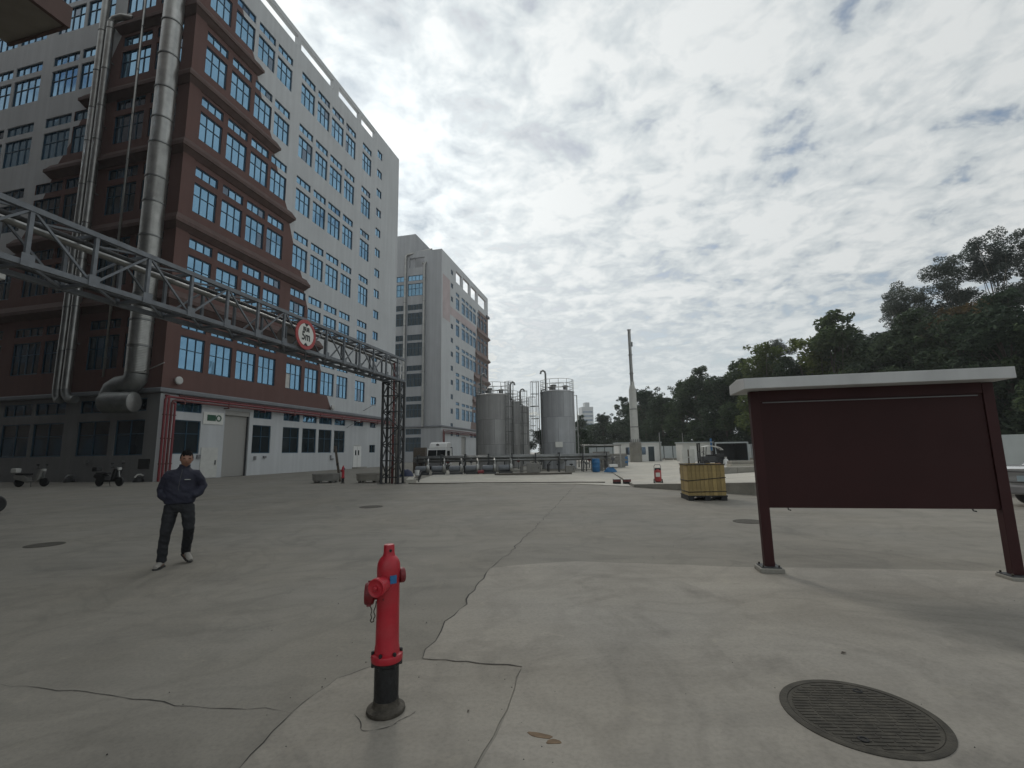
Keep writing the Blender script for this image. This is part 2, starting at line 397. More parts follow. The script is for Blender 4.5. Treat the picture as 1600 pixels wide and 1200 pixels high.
left_edge = jag([(-1.08, 3.87), (-1.32, 3.66), (-1.44, 3.22), (-1.47, 2.7), (-1.55, 1.4), (-1.6, -1.0)], .012, .1, 14)
right_edge = jag([(-.82, -1.0), (-.565, 1.4), (-.235, 2.67), (-.065, 3.2), (.02, 3.78)], .008, .12, 4)
hyd_slab = jag([(-.765, 3.95), (-1.08, 3.87)], .01, .08, 9)[:-1] + left_edge + right_edge[1:-1] + list(reversed(ji))
sheet('hydrant_slab', hyd_slab, -.05, .0055, M['slab2'])
def ribbon(mb, pts, w, z, seed):
    r = random.Random(seed); P = [Vector((*p, z)) for p in pts]; L = []; Rr = []
    for i, p in enumerate(P):
        d = (P[min(i + 1, len(P) - 1)] - P[max(i - 1, 0)]).normalized(); nv = Vector((-d.y, d.x, 0))
        ww = w * .42 * r.uniform(.25, 1.6) * (1 if 0 < i < len(P) - 1 else .3)
        L.append(p + nv * ww); Rr.append(p - nv * ww * r.uniform(.4, 1))
    for i in range(len(P) - 1): mb.face([Rr[i], Rr[i + 1], L[i + 1], L[i]])
mb = MB()
ribbon(mb, crack_main[:i0 + 1], .014, .003, 1)
ribbon(mb, near_crack, .016, .0085, 2)
ribbon(mb, joint_h, .012, .0085, 6)
ribbon(mb, left_edge, .008, .0085, 7)
ribbon(mb, jag([(-3.79, 3.67), (-3.05, 3.53), (-2.5, 3.42), (-2.14, 3.31), (-1.75, 3.29), (-1.44, 3.22)], .02, .1, 21), .007, .003, 22)
ribbon(mb, jag([(-4.9, 6.35), (-2.9, 6.6), (-1.6, 6.2)], .03, .2, 31), .004, .003, 32)
ribbon(mb, jag([(3.5, 9.2), (5.4, 7.6), (6.2, 6.4)], .03, .2, 33), .006, .003, 34)
ribbon(mb, jag([(-13, 9.6), (-6, 11.2), (.6, 11.3)], .03, .3, 35), .006, .003, 36)
hc = [(-.84 + .17 * math.cos(a) * (1 + .25 * math.sin(3 * a)), 3.19 + .15 * math.sin(a) * (1 + .2 * math.sin(2 * a)) - .03) for a in [R(170 + k * 9) for k in range(24)]]
ribbon(mb, hc, .006, .0085, 41)
mb.build('joint_dirt', M['dirt'], autosmooth=False)['kind'] = 'stuff'

# pale far yard and raised platform
yard = [(-5.55, 25.5), (-3.4, 25.05), (-.09, 24.35), (3.03, 23.5), (5.25, 21.2), (7.5, 36.5), (9, 44), (-6.2, 44), (-6.1, 37), (-5.9, 30)]
sheet('concrete_yard', yard, -.05, .03, M['yard'])
A_ = [(5.3, 20.9, .13), (8.36, 16.46, .44), (12, 14.9, .44), (60, 14.9, .44), (90, 90, 0.02), (12, 90, 0.02), (8.6, 44, .04), (7.4, 36, .06)]
mb = MB(); cen = (17, 32, .2)
for i in range(len(A_)):
    a, b = A_[i], A_[(i + 1) % len(A_)]
    mb.face([a, b, cen], 0); mb.face([(a[0], a[1], -.3), (b[0], b[1], -.3), b, a], 1)
mb.build('raised_platform', [M['yard'], M['kerb']])['kind'] = 'structure'
# low kerb along the left side of the yard, with a thin pipe on short brackets
k = thing('low_kerb', 'low pale concrete kerb with thin pipe on black brackets beside the pale yard', 'kerb', (-5.75, 26.4, 0))
d = Vector((-.18, 1, 0)).normalized(); nrm = Vector((1, .18, 0)).normalized()
MB().beam((0, 0, .09), tuple(d * 11), .55, .22).build('strip', M['yard'], k)
MB().tube([tuple(nrm * .42 + d * .2 + Vector((0, 0, .32))), tuple(nrm * .42 + d * 10.5 + Vector((0, 0, .30)))], .025, 6).build('thin_pipe', M['steel_dark'], k)
for i in range(6):
    q = nrm * .42 + d * (.6 + i * 1.9)
    MB().beam(tuple(q), tuple(q + Vector((0, 0, .32))), .05).beam(tuple(q + Vector((0, 0, .2))), tuple(q - nrm * .3 + Vector((0, 0, .2))), .05).build('bracket', M['black'], k)

# ================================================================== building generator
REV = .17
def facade(mb, F, us, vs, holes, bfun=None, bvs=(), bside=1):
    """wall with window holes; F(u,v,d) -> point; material 1 where u < bfun(v)"""
    U = sorted(set([us[0], us[1]] + [h[0] for h in holes] + [h[1] for h in holes]))
    V = sorted(set([vs[0], vs[1]] + [h[2] for h in holes] + [h[3] for h in holes] + [v for v in bvs if vs[0] < v < vs[1]]))
    U = [u for i, u in enumerate(U) if i == 0 or u - U[i - 1] > 1e-4]; V = [v for i, v in enumerate(V) if i == 0 or v - V[i - 1] > 1e-4]
    def emit(u0, u1, v0, v1):
        if bfun is None: mb.face([F(u0, v0, 0), F(u1, v0, 0), F(u1, v1, 0), F(u0, v1, 0)], 0); return
        e = 1e-5
        b0, b1 = bfun(v0 + e), bfun(v1 - e)
        if u1 <= min(b0, b1): mb.face([F(u0, v0, 0), F(u1, v0, 0), F(u1, v1, 0), F(u0, v1, 0)], 1); return
        if u0 >= max(b0, b1): mb.face([F(u0, v0, 0), F(u1, v0, 0), F(u1, v1, 0), F(u0, v1, 0)], 0); return
        P = [(u0, v0), (u1, v0), (u1, v1), (u0, v1)]
        def dist(p): return p[0] - (b0 + (b1 - b0) * (p[1] - v0) / (v1 - v0))
        for mi, sg in ((1, -1), (0, 1)):
            out = []
            for i in range(4):
                a, b = P[i], P[(i + 1) % 4]; da, db = sg * dist(a), sg * dist(b)
                if da >= 0: out.append(a)
                if da * db < 0:
                    t = da / (da - db); out.append((a[0] + (b[0] - a[0]) * t, a[1] + (b[1] - a[1]) * t))
            if len(out) > 2: mb.face([F(u, v, 0) for u, v in out], mi)
    for j in range(len(V) - 1):
        v0, v1 = V[j], V[j + 1]; run = None
        for i in range(len(U) - 1):
            uc, vc = (U[i] + U[i + 1]) / 2, (v0 + v1) / 2
            solid = not any(h[0] < uc < h[1] and h[2] < vc < h[3] for h in holes)
            if solid and run is None: run = U[i]
            if not solid and run is not None: emit(run, U[i], v0, v1); run = None
        if run is not None: emit(run, U[-1], v0, v1)
    for h in holes:
        u0, u1, v0, v1 = h[:4]; D = h[4] if len(h) > 4 else REV
        mi = 1 if bfun is not None and (u0 + u1) / 2 < bfun((v0 + v1) / 2) else 0
        for a, b in (((u0, v0), (u1, v0)), ((u1, v0), (u1, v1)), ((u1, v1), (u0, v1)), ((u0, v1), (u0, v0))):
            mb.face([F(*a, 0), F(*b, 0), F(*b, -D), F(*a, -D)], mi)

_wc = {}
def win_mesh(w, h, cols, rows, fr=.075, bar=.05):
    """frame and bars; rows = list of heights of horizontal bars as fractions"""
    key = (round(w, 2), round(h, 2), cols, tuple(rows), fr)
    if key in _wc: return _wc[key]
    mb = MB(); y0, y1 = -.04, .04
    mb.box(0, fr, y0, y1, 0, h).box(w - fr, w, y0, y1, 0, h).box(fr, w - fr, y0, y1, 0, fr).box(fr, w - fr, y0, y1, h - fr, h)
    for c in range(1, cols):
        x = w * c / cols; b = bar * (1.5 if cols == 4 and c == 2 else 1)
        mb.box(x - b / 2, x + b / 2, y0 + .005, y1 - .005, fr, h - fr)
    for r in rows: mb.box(fr, w - fr, y0 + .01, y1 - .01, h * r - bar / 2, h * r + bar / 2)
    me = mb.mesh('window', [M['frame']]); _wc[key] = me; return me
_pc = {}
def pane_mesh(w, h, m, var):
    key = (round(w, 2), round(h, 2), m.name, var)
    if key in _pc: return _pc[key]
    r = random.Random(hash(key[:2]) % 1000 + var * 31); mb = MB(); j = lambda: r.uniform(-.004, .004)
    c = [(0, j(), 0), (w, j(), 0), (w, j(), h), (0, j(), h)]
    mb.face(c); mb.face([(x, y + .02, z) for x, y, z in reversed(c)])
    me = mb.mesh('pane', [m]); _pc[key] = me; return me
class Glazing:
    """places windows; the panes that show largest become objects, the rest one joined part"""
    def __init__(s, root, rz): s.root = root; s.items = []; s.rz = rz; s.windows = []
    def add(s, loc, rz, w, h, cols, rows, m, fr=.075, pale=None):
        o = place(win_mesh(w, h, cols, rows, fr), 'window', s.root, loc, rz)
        wl = s.root.location + Matrix.Rotation(s.rz, 3, 'Z') @ Vector(loc)
        ys = [0] + [h * r for r in rows] + [h]; xs = [w * c / cols for c in range(cols + 1)]
        m0 = m
        for i in range(cols):
            for k in range(len(ys) - 1):
                m = M['off_white'] if pale == (i, k) else (M['dim_pane'] if m0 is M['pane'] and rnd.random() < .035 else m0)
                a = (xs[i + 1] - xs[i]) * (ys[k + 1] - ys[k]) / (wl - CAM).length_squared
                s.items.append((a, o, loc, rz, xs[i], xs[i + 1] - xs[i], ys[k], ys[k + 1] - ys[k], m))
        return o
    def finish(s, limit=300, vis=None):
        s.items.sort(key=lambda t: -t[0]); rest = {}
        n = 0
        for it in s.items:
            a, o, loc, rz, x, w, z, h, m = it
            if n < limit and (vis is None or vis(it)):
                place(pane_mesh(w, h, m, rnd.randrange(4)), 'pane', o, (x, .02, z)); n += 1
            else: rest.setdefault(m.name, []).append(it)
        mb = MB(); mats = []
        for mi, (mn, L) in enumerate(rest.items()):
            mats.append(bpy.data.materials[mn])
            for a, o, loc, rz, x, w, z, h, m in L:
                T = Tm(loc, rz=rz); j = lambda: rnd.uniform(-.004, .004)
                mb.face([T @ Vector((x, .02 + j(), z)), T @ Vector((x + w, .02 + j(), z)), T @ Vector((x + w, .02 + j(), z + h)), T @ Vector((x, .02 + j(), z + h))], mi)
        if mb.f:
            g = mb.build('glazing', mats, s.root, autosmooth=False); g['kind'] = 'stuff'

# ------------------------------------------------------------------ main building
S0 = 26.26
B1 = thing('factory_building', 'tall white and brown factory block with stepped brown corner and blue windows beside the yard', 'building', en(-32.5, S0), RZ)
ZR = 47.65
LV = [13.4, 19.5, 25.8, 31.9, 38.2, 44.3]                # ledge levels
def Er(L): return 33.2 - S0 + (38.1 - L) * .4286
def El(L): return 11.34 + (31.9 - L) * .487
def mkb(Ef, lev):
    def f(v):
        L = [6.3] + lev
        for a, b in zip(L[:-1], L[1:]):
            if a <= v <= b:
                t = (b - v) / (b - a); e1, e0 = Ef(b) - .55, Ef(a) - .25
                return e1 + (e0 - e1) * (t * .82 if t < .55 else .451 + (t - .55) * 1.22)
        return -99
    return f
bR, bL = mkb(Er, LV), mkb(El, LV)
bv = [6.3] + LV + [a - .55 * (a - b) for a, b in zip(LV, [6.3] + LV[:-1])]
FR = lambda u, v, d: (u, -d, v)
FL = lambda u, v, d: (-d, u, v)
colsR = [(27.4, 29.52), (30.02, 32.2), (32.66, 34.82), (35.19, 37.33), (38.8, 41.06), (41.56, 43.76), (44.22, 46.62), (47.12, 49.32), (50.96, 53.2)]
colsL = [(1.2, 3.95), (4.5, 7.65), (9.07, 12.3), (12.62, 15.75), (17.1, 20.45), (20.8, 24.1), (25.5, 28.8), (29.2, 32.4)]
rowsW = [(8.3, 10.9, 11.45, 12.1)] + [(L + 1.5, L + 4.0, L + 4.55, L + 5.38) for L in LV[:-1]]
holesR, holesL = [], []
G1 = Glazing(B1, RZ)
for (s0, s1) in colsR:
    for k, (a, b, c, dd) in enumerate(rowsW):
        u0, u1 = s0 - S0, s1 - S0
        holesR += [(u0, u1, a, b), (u0, u1, c, dd)]
        G1.add((u0, .12, a), 0, u1 - u0, b - a, 3, [.6], M['pane'], pale=(0, 0) if s0 == 38.8 and k == 0 else None); G1.add((u0, .12, c), 0, u1 - u0, dd - c, 3, [], M['pane'])
for kk in range(13):
    zt = 9.28 + kk * 2.985; u0, u1 = 54.75 - S0, 56.1 - S0
    holesR.append((u0, u1, zt - 1.15, zt)); G1.add((u0, .12, zt - 1.15), 0, u1 - u0, 1.15, 2, [], M['pane'])
for (s0, s1) in [(27.5, 29.72), (35.0, 37.22), (38.8, 41.15), (41.64, 43.88), (44.28, 46.6), (47.05, 49.17)]:
    u0, u1 = s0 - S0, s1 - S0
    holesR += [(u0, u1, 1.93, 4.47), (u0, u1, 5.08, 5.93)]
    G1.add((u0, .12, 1.93), 0, u1 - u0, 2.54, 2, [.6], M['dark_pane']); G1.add((u0, .12, 5.08), 0, u1 - u0, .85, 3, [], M['pane'])
u0, u1 = 51.0 - S0, 53.1 - S0; holesR.append((u0, u1, 5.2, 5.93)); G1.add((u0, .12, 5.2), 0, u1 - u0, .73, 3, [], M['pane'])
u0, u1 = 54.7 - S0, 56.15 - S0; holesR += [(u0, u1, 5.15, 5.93), (u0, u1, 1.9, 2.9)]
G1.add((u0, .12, 5.15), 0, u1 - u0, .78, 2, [], M['dim_pane']); G1.add((u0, .12, 1.9), 0, u1 - u0, 1.0, 2, [], M['dark_pane'])
for t0, t1 in colsL:
    for k, (a, b, c, dd) in enumerate(rowsW):
        a2, b2 = a + .1, b + .15; inner = t1 < 8
        m = M['dark_pane'] if k < 3 else (M['dim_pane'] if k < 4 and inner else M['pane'])  # lower rows darker: reflection of the facing building put into the glass colour
        holesL += [(t0, t1, a2, b2), (t0, t1, c + .1, dd + .2)]
        G1.add((.12, t1, a2), -math.pi / 2, t1 - t0, b2 - a2, 4, [.62], m); G1.add((.12, t1, c + .1), -math.pi / 2, t1 - t0, dd - c + .1, 4, [], m)
    holesL += [(t0, t1, 1.88, 4.45), (t0, t1, 5.07, 6.02)]
    G1.add((.12, t1, 1.88), -math.pi / 2, t1 - t0, 2.57, 2, [.6], M['dark_pane']); G1.add((.12, t1, 5.07), -math.pi / 2, t1 - t0, .95, 3, [], M['dark_pane'])
openR = [(31.4, 37.9), (38.42, 44.2), (45.3, 49.95), (50.42, 53.95)]
holesR += [(a - S0, b - S0, 45.8, 47.1, .45) for a, b in openR]
# roller shutter and little door niches
holesR += [(31.95 - S0, 34.6 - S0, 0, 5.55, .35)]
mb = MB()
facade(mb, FR, (0, 34.9), (-.4, ZR), holesR, bR, bv)
facade(mb, FL, (0, 40), (6.3, ZR), [h for h in holesL if h[2] > 6.3], bL, bv)
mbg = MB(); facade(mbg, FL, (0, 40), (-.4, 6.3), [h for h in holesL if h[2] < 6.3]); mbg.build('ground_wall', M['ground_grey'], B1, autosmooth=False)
mb.face([(34.9, 0, -.4), (34.9, 32, -.4), (34.9, 32, ZR), (34.9, 0, ZR)]); mb.face([(0, 40, -.4), (34.9, 32, -.4), (34.9, 32, ZR), (0, 40, ZR)])
mb.face([(0.45, .45, 45.2), (34.5, .45, 45.2), (34.5, 32, 45.2), (.45, 39, 45.2)])
mb.face([(0, 0, ZR), (34.9, 0, ZR), (34.9, .45, ZR), (0, .45, ZR)])
mb.face([(.45, .45, 47.1), (34.9, .45, 47.1), (34.9, .45, ZR), (.45, .45, ZR)])
mb.build('wall', [M['white_wall'], M['brown_wall']], B1, autosmooth=False)
# interior dark sheet far behind the glass is not needed: mirror glass fills every opening
PROF = [(0, -.48), (.10, -.45), (.42, -.12), (.52, -.08), (.52, .2), (.44, .27), (.16, .74), (0, .78)]
for L in LV:
    mb = MB()
    rA = [(-d_, El(L) + d_ * .55 - .35, L + z) for d_, z in PROF]; rB = [(-d_, -d_, L + z) for d_, z in PROF]; rC = [(Er(L) + d_ * .55 - .35, -d_, L + z) for d_, z in PROF]
    mb.rings([rA, rB, rC], 0, False, True, True); mb.build('ledge', M['ledge'], B1)
mb = MB(); P2 = [(0, 6.32), (.22, 6.36), (.26, 6.42), (.26, 6.62), (.2, 6.7), (0, 6.74)]
mb.rings([[(-d_, 40, z) for d_, z in P2], [(-d_, -d_, z) for d_, z in P2], [(34.9, -d_, z) for d_, z in P2]], 0, False, True, True)
mb.build('ledge', M['dark_grey_wall'], B1)
# corner pilaster strips
MB().box(-.08, .95, -.08, 0, 6.75, 44).build('pilaster', M['brown_wall'], B1)
# shutter, doors, fittings
def bx(name, x0, x1, z0, z1, d0, d1, m, parent=B1, bev=0):
    return MB().box(x0 - S0, x1 - S0, -d1, -d0, z0, z1).build(name, m, parent, bev=bev)
sh = bx('roller_shutter', 31.95, 34.6, 0, 5.15, -.3, -.25, M['shutter'])
sl = MB().box(31.99 - S0, 34.56 - S0, .236, .262, 0, .165).mesh('slat', [M['shutter']])
for k in range(28): place(sl, 'slat', sh, (0, 0, .03 + k * .182))
bx('shutter_box', 31.95, 34.6, 5.15, 5.55, -.3, -.05, M['shutter'])
for x0 in (31.95, 34.48): bx('shutter_rail', x0, x0 + .12, 0, 5.15, -.2, -.12, M['steel_dark'])
dr = bx('door', 29.9, 31.45, .05, 2.42, 0, .05, M['off_white'])
MB().box(31.2 - S0, 31.28 - S0, -.1, -.05, 1.05, 1.4).build('handle', M['steel_dark'], dr)
pn = bx('sign_panel', 29.86, 31.75, 4.28, 5.25, 0, .06, M['sign_white'])
MB().box(30.2 - S0, 31.0 - S0, -.085, -.06, 4.55, 5.03).build('green_block', M['green'], pn, bev=.02)
mb = MB(); T = Tm((31.28 - S0, -.06, 4.79), rx=R(90))
mb.lathe([(.26, 0), (.26, .025), (.17, .025), (.17, 0), (.26, 0)], 28, 0, T, True, False); mb.build('green_ring', M['green'], pn)
dd_ = bx('door', 51.0, 52.72, .15, 2.72, 0, .06, M['white_paint'])
for x0 in (51.35, 52.0): MB().box(x0 - S0, x0 + .25 - S0, -.075, -.06, 1.6, 2.2).build('pane', M['dark_pane'], dd_)
MB().box(51.85 - S0, 51.875 - S0, -.068, -.06, .2, 2.65).build('meeting_line', M['grey_plastic'], dd_)
MB().box(51.1 - S0, 52.6 - S0, -.1, -.0, 2.78, 2.84).build('lintel', M['off_white'], dd_)
bx('step', 50.9, 52.9, 0, .15, 0, .8, M['kerb'])
for x0, z0, w, h in ((35.3, 1.35, .22, .32), (36.4, 1.48, .34, .2), (46.5, 1.15, .5, .14), (46.4, 1.35, .2, .3), (29.55, 1.55, .3, .3)):
    bx('junction_box', x0, x0 + w, z0, z0 + h, 0, .12, M['grey_plastic'])
def disc_lamp(x, z):
    mb = MB(); T = Tm((x - S0, 0, z), rx=R(90)); mb.lathe([(.05, 0), (.05, .18), (.26, .2), (.3, .26), (.3, .36), (.22, .4)], 20, 0, T); mb.build('wall_lamp', M['lamp'], B1)
disc_lamp(27.3, 7.35); disc_lamp(46.2, 7.05)
for x, z in ((53.0, 7.2), (49.5, 4.9)):
    a = (x - S0, 0, z); b = (x - S0 + .5, -1.1, z + .75)
    l = MB().tube([a, b], .03, 6).build('bracket_arm', M['steel'], B1)
    MB().box(b[0] - .1, b[0] + .1, b[1] - .3, b[1] + .1, b[2] - .04, b[2] + .05).build('lamp_head', M['lamp'], l)
# left facade small fittings
MB().box(-.05, 0, .42, 1.4, .9, 1.6).build('vent', M['black'], B1)
for t in (2.7, 6.1): MB().box(-.2, 0, t, t + .3, 1.35, 1.55).build('spout', M['galv_dark'], B1)
mb = MB().tube([(-.5, 5.5, 5.5), (-.5, 5.5, 5.5001)], .001, 4)
vis1 = lambda it: it[2][0] < 30
G1.finish(300)

# red pipes on the corner and along the facade
p = thing('red_pipe_bundle', 'bundle of red pipes rising at the building corner and running along the white wall', 'pipe', en(-32.5, S0), RZ)
for i in range(4):
    x = .05 + i * .26; zt = 6.05 - i * .11
    path = [(x, -.42, -.1), (x, -.42, zt - .25), (x + .07, -.42, zt - .07), (x + .25, -.42, zt), (34.6, -.42 - .0, zt)] if i in (0, 2) else [(x, -.42, -.1), (x, -.42, 6.1 if i == 1 else 5.6), (x, -.1, 6.15 if i == 1 else 5.65)]
    MB().tube(path, .085, 10).build('pipe', M['red_pipe'] if i != 2 else M['dull_red'], p)
    for z in (1.2, 3.0, 4.7): MB().lathe([(.115, z), (.115, z + .07)], 10, 0, Tm((x, -.42, 0))).build('coupling', M['dull_red'], p)
for k in range(9):
    MB().box(1.5 + k * 4, 1.58 + k * 4, -.52, 0, 5.62, 5.7).box(1.5 + k * 4, 1.58 + k * 4, -.5, -.44, 5.6, 6.2).build('bracket', M['dull_red'], p)
MB().tube([(1.2, -.3, 6.22), (34.7, -.3, 6.22)], .06, 8).build('pipe', M['dull_red'], p)

# ducts on the left facade
du = thing('exhaust_duct', 'wide ribbed galvanised exhaust duct climbing the brown facade with elbow and drum at its foot', 'duct', en(-32.5, S0), RZ)
tc_ = 1.12; off = -1.0; rr = .70
seg = [7.6, 9.6, 11.5, 13.4, 15.2, 17.9, 20.6, 22.6, 25.4, 27.5, 30.1, 33, 36, 39, 42, 45.5, 49.5]
for k, (a, b) in enumerate(zip(seg[:-1], seg[1:])):
    prof = []; ribbed = b < 26.5
    prof.append((rr * .97, a + .02))
    if ribbed:
        n = int((b - a - .16) / .11)
        for q in range(n):
            z = a + .08 + q * (b - a - .16) / n; h = (b - a - .16) / n
            prof += [(rr * .975, z), (rr * 1.0, z + h * .35), (rr * 1.0, z + h * .65), (rr * .975, z + h)]
    prof.append((rr * .97, b - .02))
    sg = MB().lathe(prof, 28, 0, Tm((off, tc_, 0))).build('duct_section', M['galv'], du)
    MB().lathe([(rr * .98, b - .06), (rr * 1.05, b - .05), (rr * 1.05, b + .05), (rr * .98, b + .06)], 28, 0, Tm((off, tc_, 0)), caps=False).build('collar', M['galv_dark'], sg)
el = [(off, tc_, 7.62), (off, tc_ + .05, 7.15), (off - .05, tc_ + .4, 6.75), (off - .1, tc_ + .95, 6.6), (off - .15, tc_ + 1.45, 6.65)]
MB().tube([(off, tc_, 7.64), (off, tc_ + .06, 7.25), (off - .02, tc_ + .3, 6.95), (off - .06, tc_ + .75, 6.85), (off - .1, tc_ + 1.25, 6.8), (off - .14, tc_ + 1.7, 6.55), (off - .16, tc_ + 1.9, 6.1), (off - .16, tc_ + 1.85, 5.6)],
          [rr * .97, rr, rr, rr, rr, rr, rr, rr * .9], 24).build('elbow', M['galv_dark'], du)
mb = MB(); T = Tm((off - .2, tc_ - .3, 5.55), rx=R(-90), rz=R(14))
mb.lathe([(.5, -.05), (.72, 0), (.74, .08), (.74, 2.0), (.70, 2.06), (.5, 2.1)], 30, 0, T); mb.build('drum', M['galv_dark'], du)
mb = MB(); T = Tm((off - .26, tc_ - .38, 5.55), rx=R(-90), rz=R(14)); mb.lathe([(.02, 0), (.66, .01), (.66, .04)], 30, 0, T); mb.build('drum_lid', M['galv'], du)
MB().tube([(off, tc_ - .5, 7.7), (off + .1, tc_ - 2.3, 8.3)], .035, 6).build('stay_bar', M['galv'], du)
for L in (13.4, 19.5, 25.8, 31.9, 38.2): MB().box(off, 0, tc_ - .1, tc_ + .1, L + .6, L + .72).build('wall_bracket', M['galv_dark'], du)
def slim(tc0, name_label, z1, toff):
    s_ = thing('exhaust_duct', name_label, 'duct', en(-32.5, S0), RZ)
    z = 6.9; k = 0
    while z < z1 - .3:
        h = min(3.05 + .4 * ((k * 7) % 3), z1 - z); prof = [(.28, z + .01)]
        if k % 3 != 1:
            n = int(h / .16)
            for q in range(n): prof += [(.28, z + .03 + q * (h - .06) / n), (.292, z + .03 + (q + .5) * (h - .06) / n)]
        prof.append((.28, z + h - .01))
        sg = MB().lathe(prof, 16, 0, Tm((-.55, tc0, 0))).build('duct_section', M['galv'], s_)
        MB().lathe([(.285, z + h - .04), (.32, z + h - .03), (.32, z + h + .03), (.285, z + h + .04)], 16, 0, Tm((-.55, tc0, 0)), caps=False).build('collar', M['galv_dark'], s_)
        z += h; k += 1
    MB().tube([(-.55, tc0, 6.92), (-.55, tc0 + toff * .1, 6.5), (-.56, tc0 + toff * .5, 6.15), (-.6, tc0 + toff * 1.3, 6.1)], .285, 14).build('elbow', M['galv_dark'], s_)
    if z1 < 45:
        MB().tube([(-.55, tc0, z1), (-.5, tc0 - .2, z1 + .35), (-.4, tc0 - .9, z1 + .5), (0, tc0 - 1.6, z1 + .5)], .27, 14).build('top_elbow', M['galv'], s_)
    for z in (10.5, 17, 23, 29, 35): MB().box(-.6, 0, tc0 - .05, tc0 + .05, z, z + .08).build('wall_bracket', M['galv_dark'], s_)
slim(9.32, 'slim galvanised duct farther from the corner, the taller of the close pair', 48.5, -.4)
slim(8.45, 'slim galvanised duct of the close pair nearer the wide duct, elbowed into wall at top', 38.6, -.9)
t_ = thing('downpipe', 'thin grey downpipe running down the brown facade between the wide duct and slim ducts', 'pipe', en(-32.5, S0), RZ)
MB().tube([(-.74, 4.6, 7.6), (-.74, 4.6, 46)], .085, 8).build('pipe', M['galv'], t_)
for z in range(9, 45, 4): MB().lathe([(.11, z), (.11, z + .08)], 8, 0, Tm((-.74, 4.6, 0))).build('coupling', M['galv_dark'], t_)
for nm, tt, lab in (('vent_hood', .9, 'small pale hood at the foot of the dark grey wall, close to the red pipes'), ('vent_hood', 7.4, 'small dark hood at the foot of the dark grey wall, behind the black scooter')):
    v = thing(nm, lab, 'vent hood', en(-32.5 - tt, S0 - .3), RZ)
    MB().lathe([(.34, 0), (.3, .16), (.2, .3), (.08, .36)], 14).build('base', M['black'], v)
    MB().tube([(-.2, .1, .32), (-.08, .05, .5), (.12, 0, .52), (.28, -.05, .42)], .06, 8).build('hood', M['off_white'] if tt < 2 else M['galv_dark'], v)

# ------------------------------------------------------------------ neighbouring building whose eave enters the picture
NB = thing('neighbour_building', 'brown building with a wide overhanging eave jutting in above the street', 'building', en(-17.4, 7.95), RZ)
mbn = MB(); hn = []
GN = Glazing(NB, RZ)
FN = lambda u, v, d: (-u, -d, v)            # right side, runs back past the camera
for k in range(6):
    for z in (8.3, 19.8): hn.append((2 + k * 4.6, 5 + k * 4.6, z, z + 2.6)); GN.add((-5 - k * 4.6, .12, z), 0, 3, 2.6, 3, [.6], M['dim_pane'])
facade(mbn, FN, (0, 30), (-.4, 53), hn)
hn2 = []
FN2 = lambda u, v, d: (d, u, v)
for k in range(17):
    for z in (1.9, 8.3, 14.9, 21, 27, 33, 39): hn2.append((2 + k * 5, 5.2 + k * 5, z, z + 2.6)); GN.add((-.12, 2 + k * 5, z), math.pi / 2, 3.2, 2.6, 4, [.6], M['dim_pane'])
facade(mbn, FN2, (0, 90), (-.4, 53), hn2)  # unseen length and height shaped to darken the facing facade and its windows
mbn.face([(0, 0, 53), (-30, 0, 53), (-30, 90, 53), (0, 90, 53)]); mbn.face([(-30, 0, -.4), (-30, 90, -.4), (-30, 90, 53), (-30, 0, 53)]); mbn.face([(0, 90, -.4), (-30, 90, -.4), (-30, 90, 53), (0, 90, 53)])
mbn.build('wall', [M['dark_brown']], NB, autosmooth=False)
GN.finish(0)
mb = MB(); mb.box(-30, .38, -2.3, 0, 14.0, 14.5); mb.build('eave', M['eave'], NB)
MB().box(-30.1, .46, -2.42, -2.3, 13.95, 14.62).box(.38, .46, -2.3, .0, 13.95, 14.62).build('eave_edge', M['ledge'], NB)

# ------------------------------------------------------------------ second building
N2, S2 = -35.5, 86.1
B2 = thing('factory_building', 'grey and white factory block with open roof frame behind the truck and storage tanks', 'building', en(N2, S2), RZ)
Z2 = 44.2
LV2 = [13.9, 20.0, 26.1, 32.3, 38.4]
def Er2(L): return 22.6 - (L - 20) * -.17
def b2f(v):
    # brown lies beyond this u
    L = [6.8] + LV2
    for a, b in zip(L[:-1], L[1:]):
        if a <= v <= b:
            t = (b - v) / (b - a); e1 = 19.3 + (b - 13.9) * .2; e0 = 19.3 + (a - 13.9) * .2 - .4
            return e1 + (e0 - e1) * t + .6
    return 99
h2 = []; G2 = []
def small_win(root, F, u0, u1, z0, z1, cols, rows, m, rz, flip=False):
    mb = MB(); w, h = u1 - u0, z1 - z0
    mb.box(0, w, .03, .05, 0, h, 1)
    f_ = .09
    mb.box(0, f_, -.04, .03, 0, h).box(w - f_, w, -.04, .03, 0, h).box(f_, w - f_, -.04, .03, 0, f_).box(f_, w - f_, -.04, .03, h - f_, h)
    for c in range(1, cols): mb.box(w * c / cols - .04, w * c / cols + .04, -.03, .03, f_, h - f_)
    for r in rows: mb.box(f_, w - f_, -.025, .03, h * r - .04, h * r + .04)
    key = ('s', round(w, 2), round(h, 2), cols, len(rows), m.name)
    if key not in _wc: _wc[key] = mb.mesh('window', [M['frame'], m])
    loc = F(u1 if flip else u0, z0, -.1); place(_wc[key], 'window', root, loc, rz)
for k in range(12):
    zt = 41.8 - k * 3.08
    if zt > 6: h2.append((5.25, 6.6, zt - 1.1, zt)); small_win(B2, FR, 5.25, 6.6, zt - 1.1, zt, 2, [], M['dim_pane'], 0)
rows2 = [(8.9, 11.4, 12.0, 12.7)] + [(L + 1.4, L + 4.0, L + 4.5, L + 5.3) for L in LV2[:-1]]
c2 = [(8.35, 10.55)] + [(12.1 + k * 2.75, 14.4 + k * 2.75) for k in range(4)] + [(23.9 + k * 2.9, 26.2 + k * 2.9) for k in range(3)]
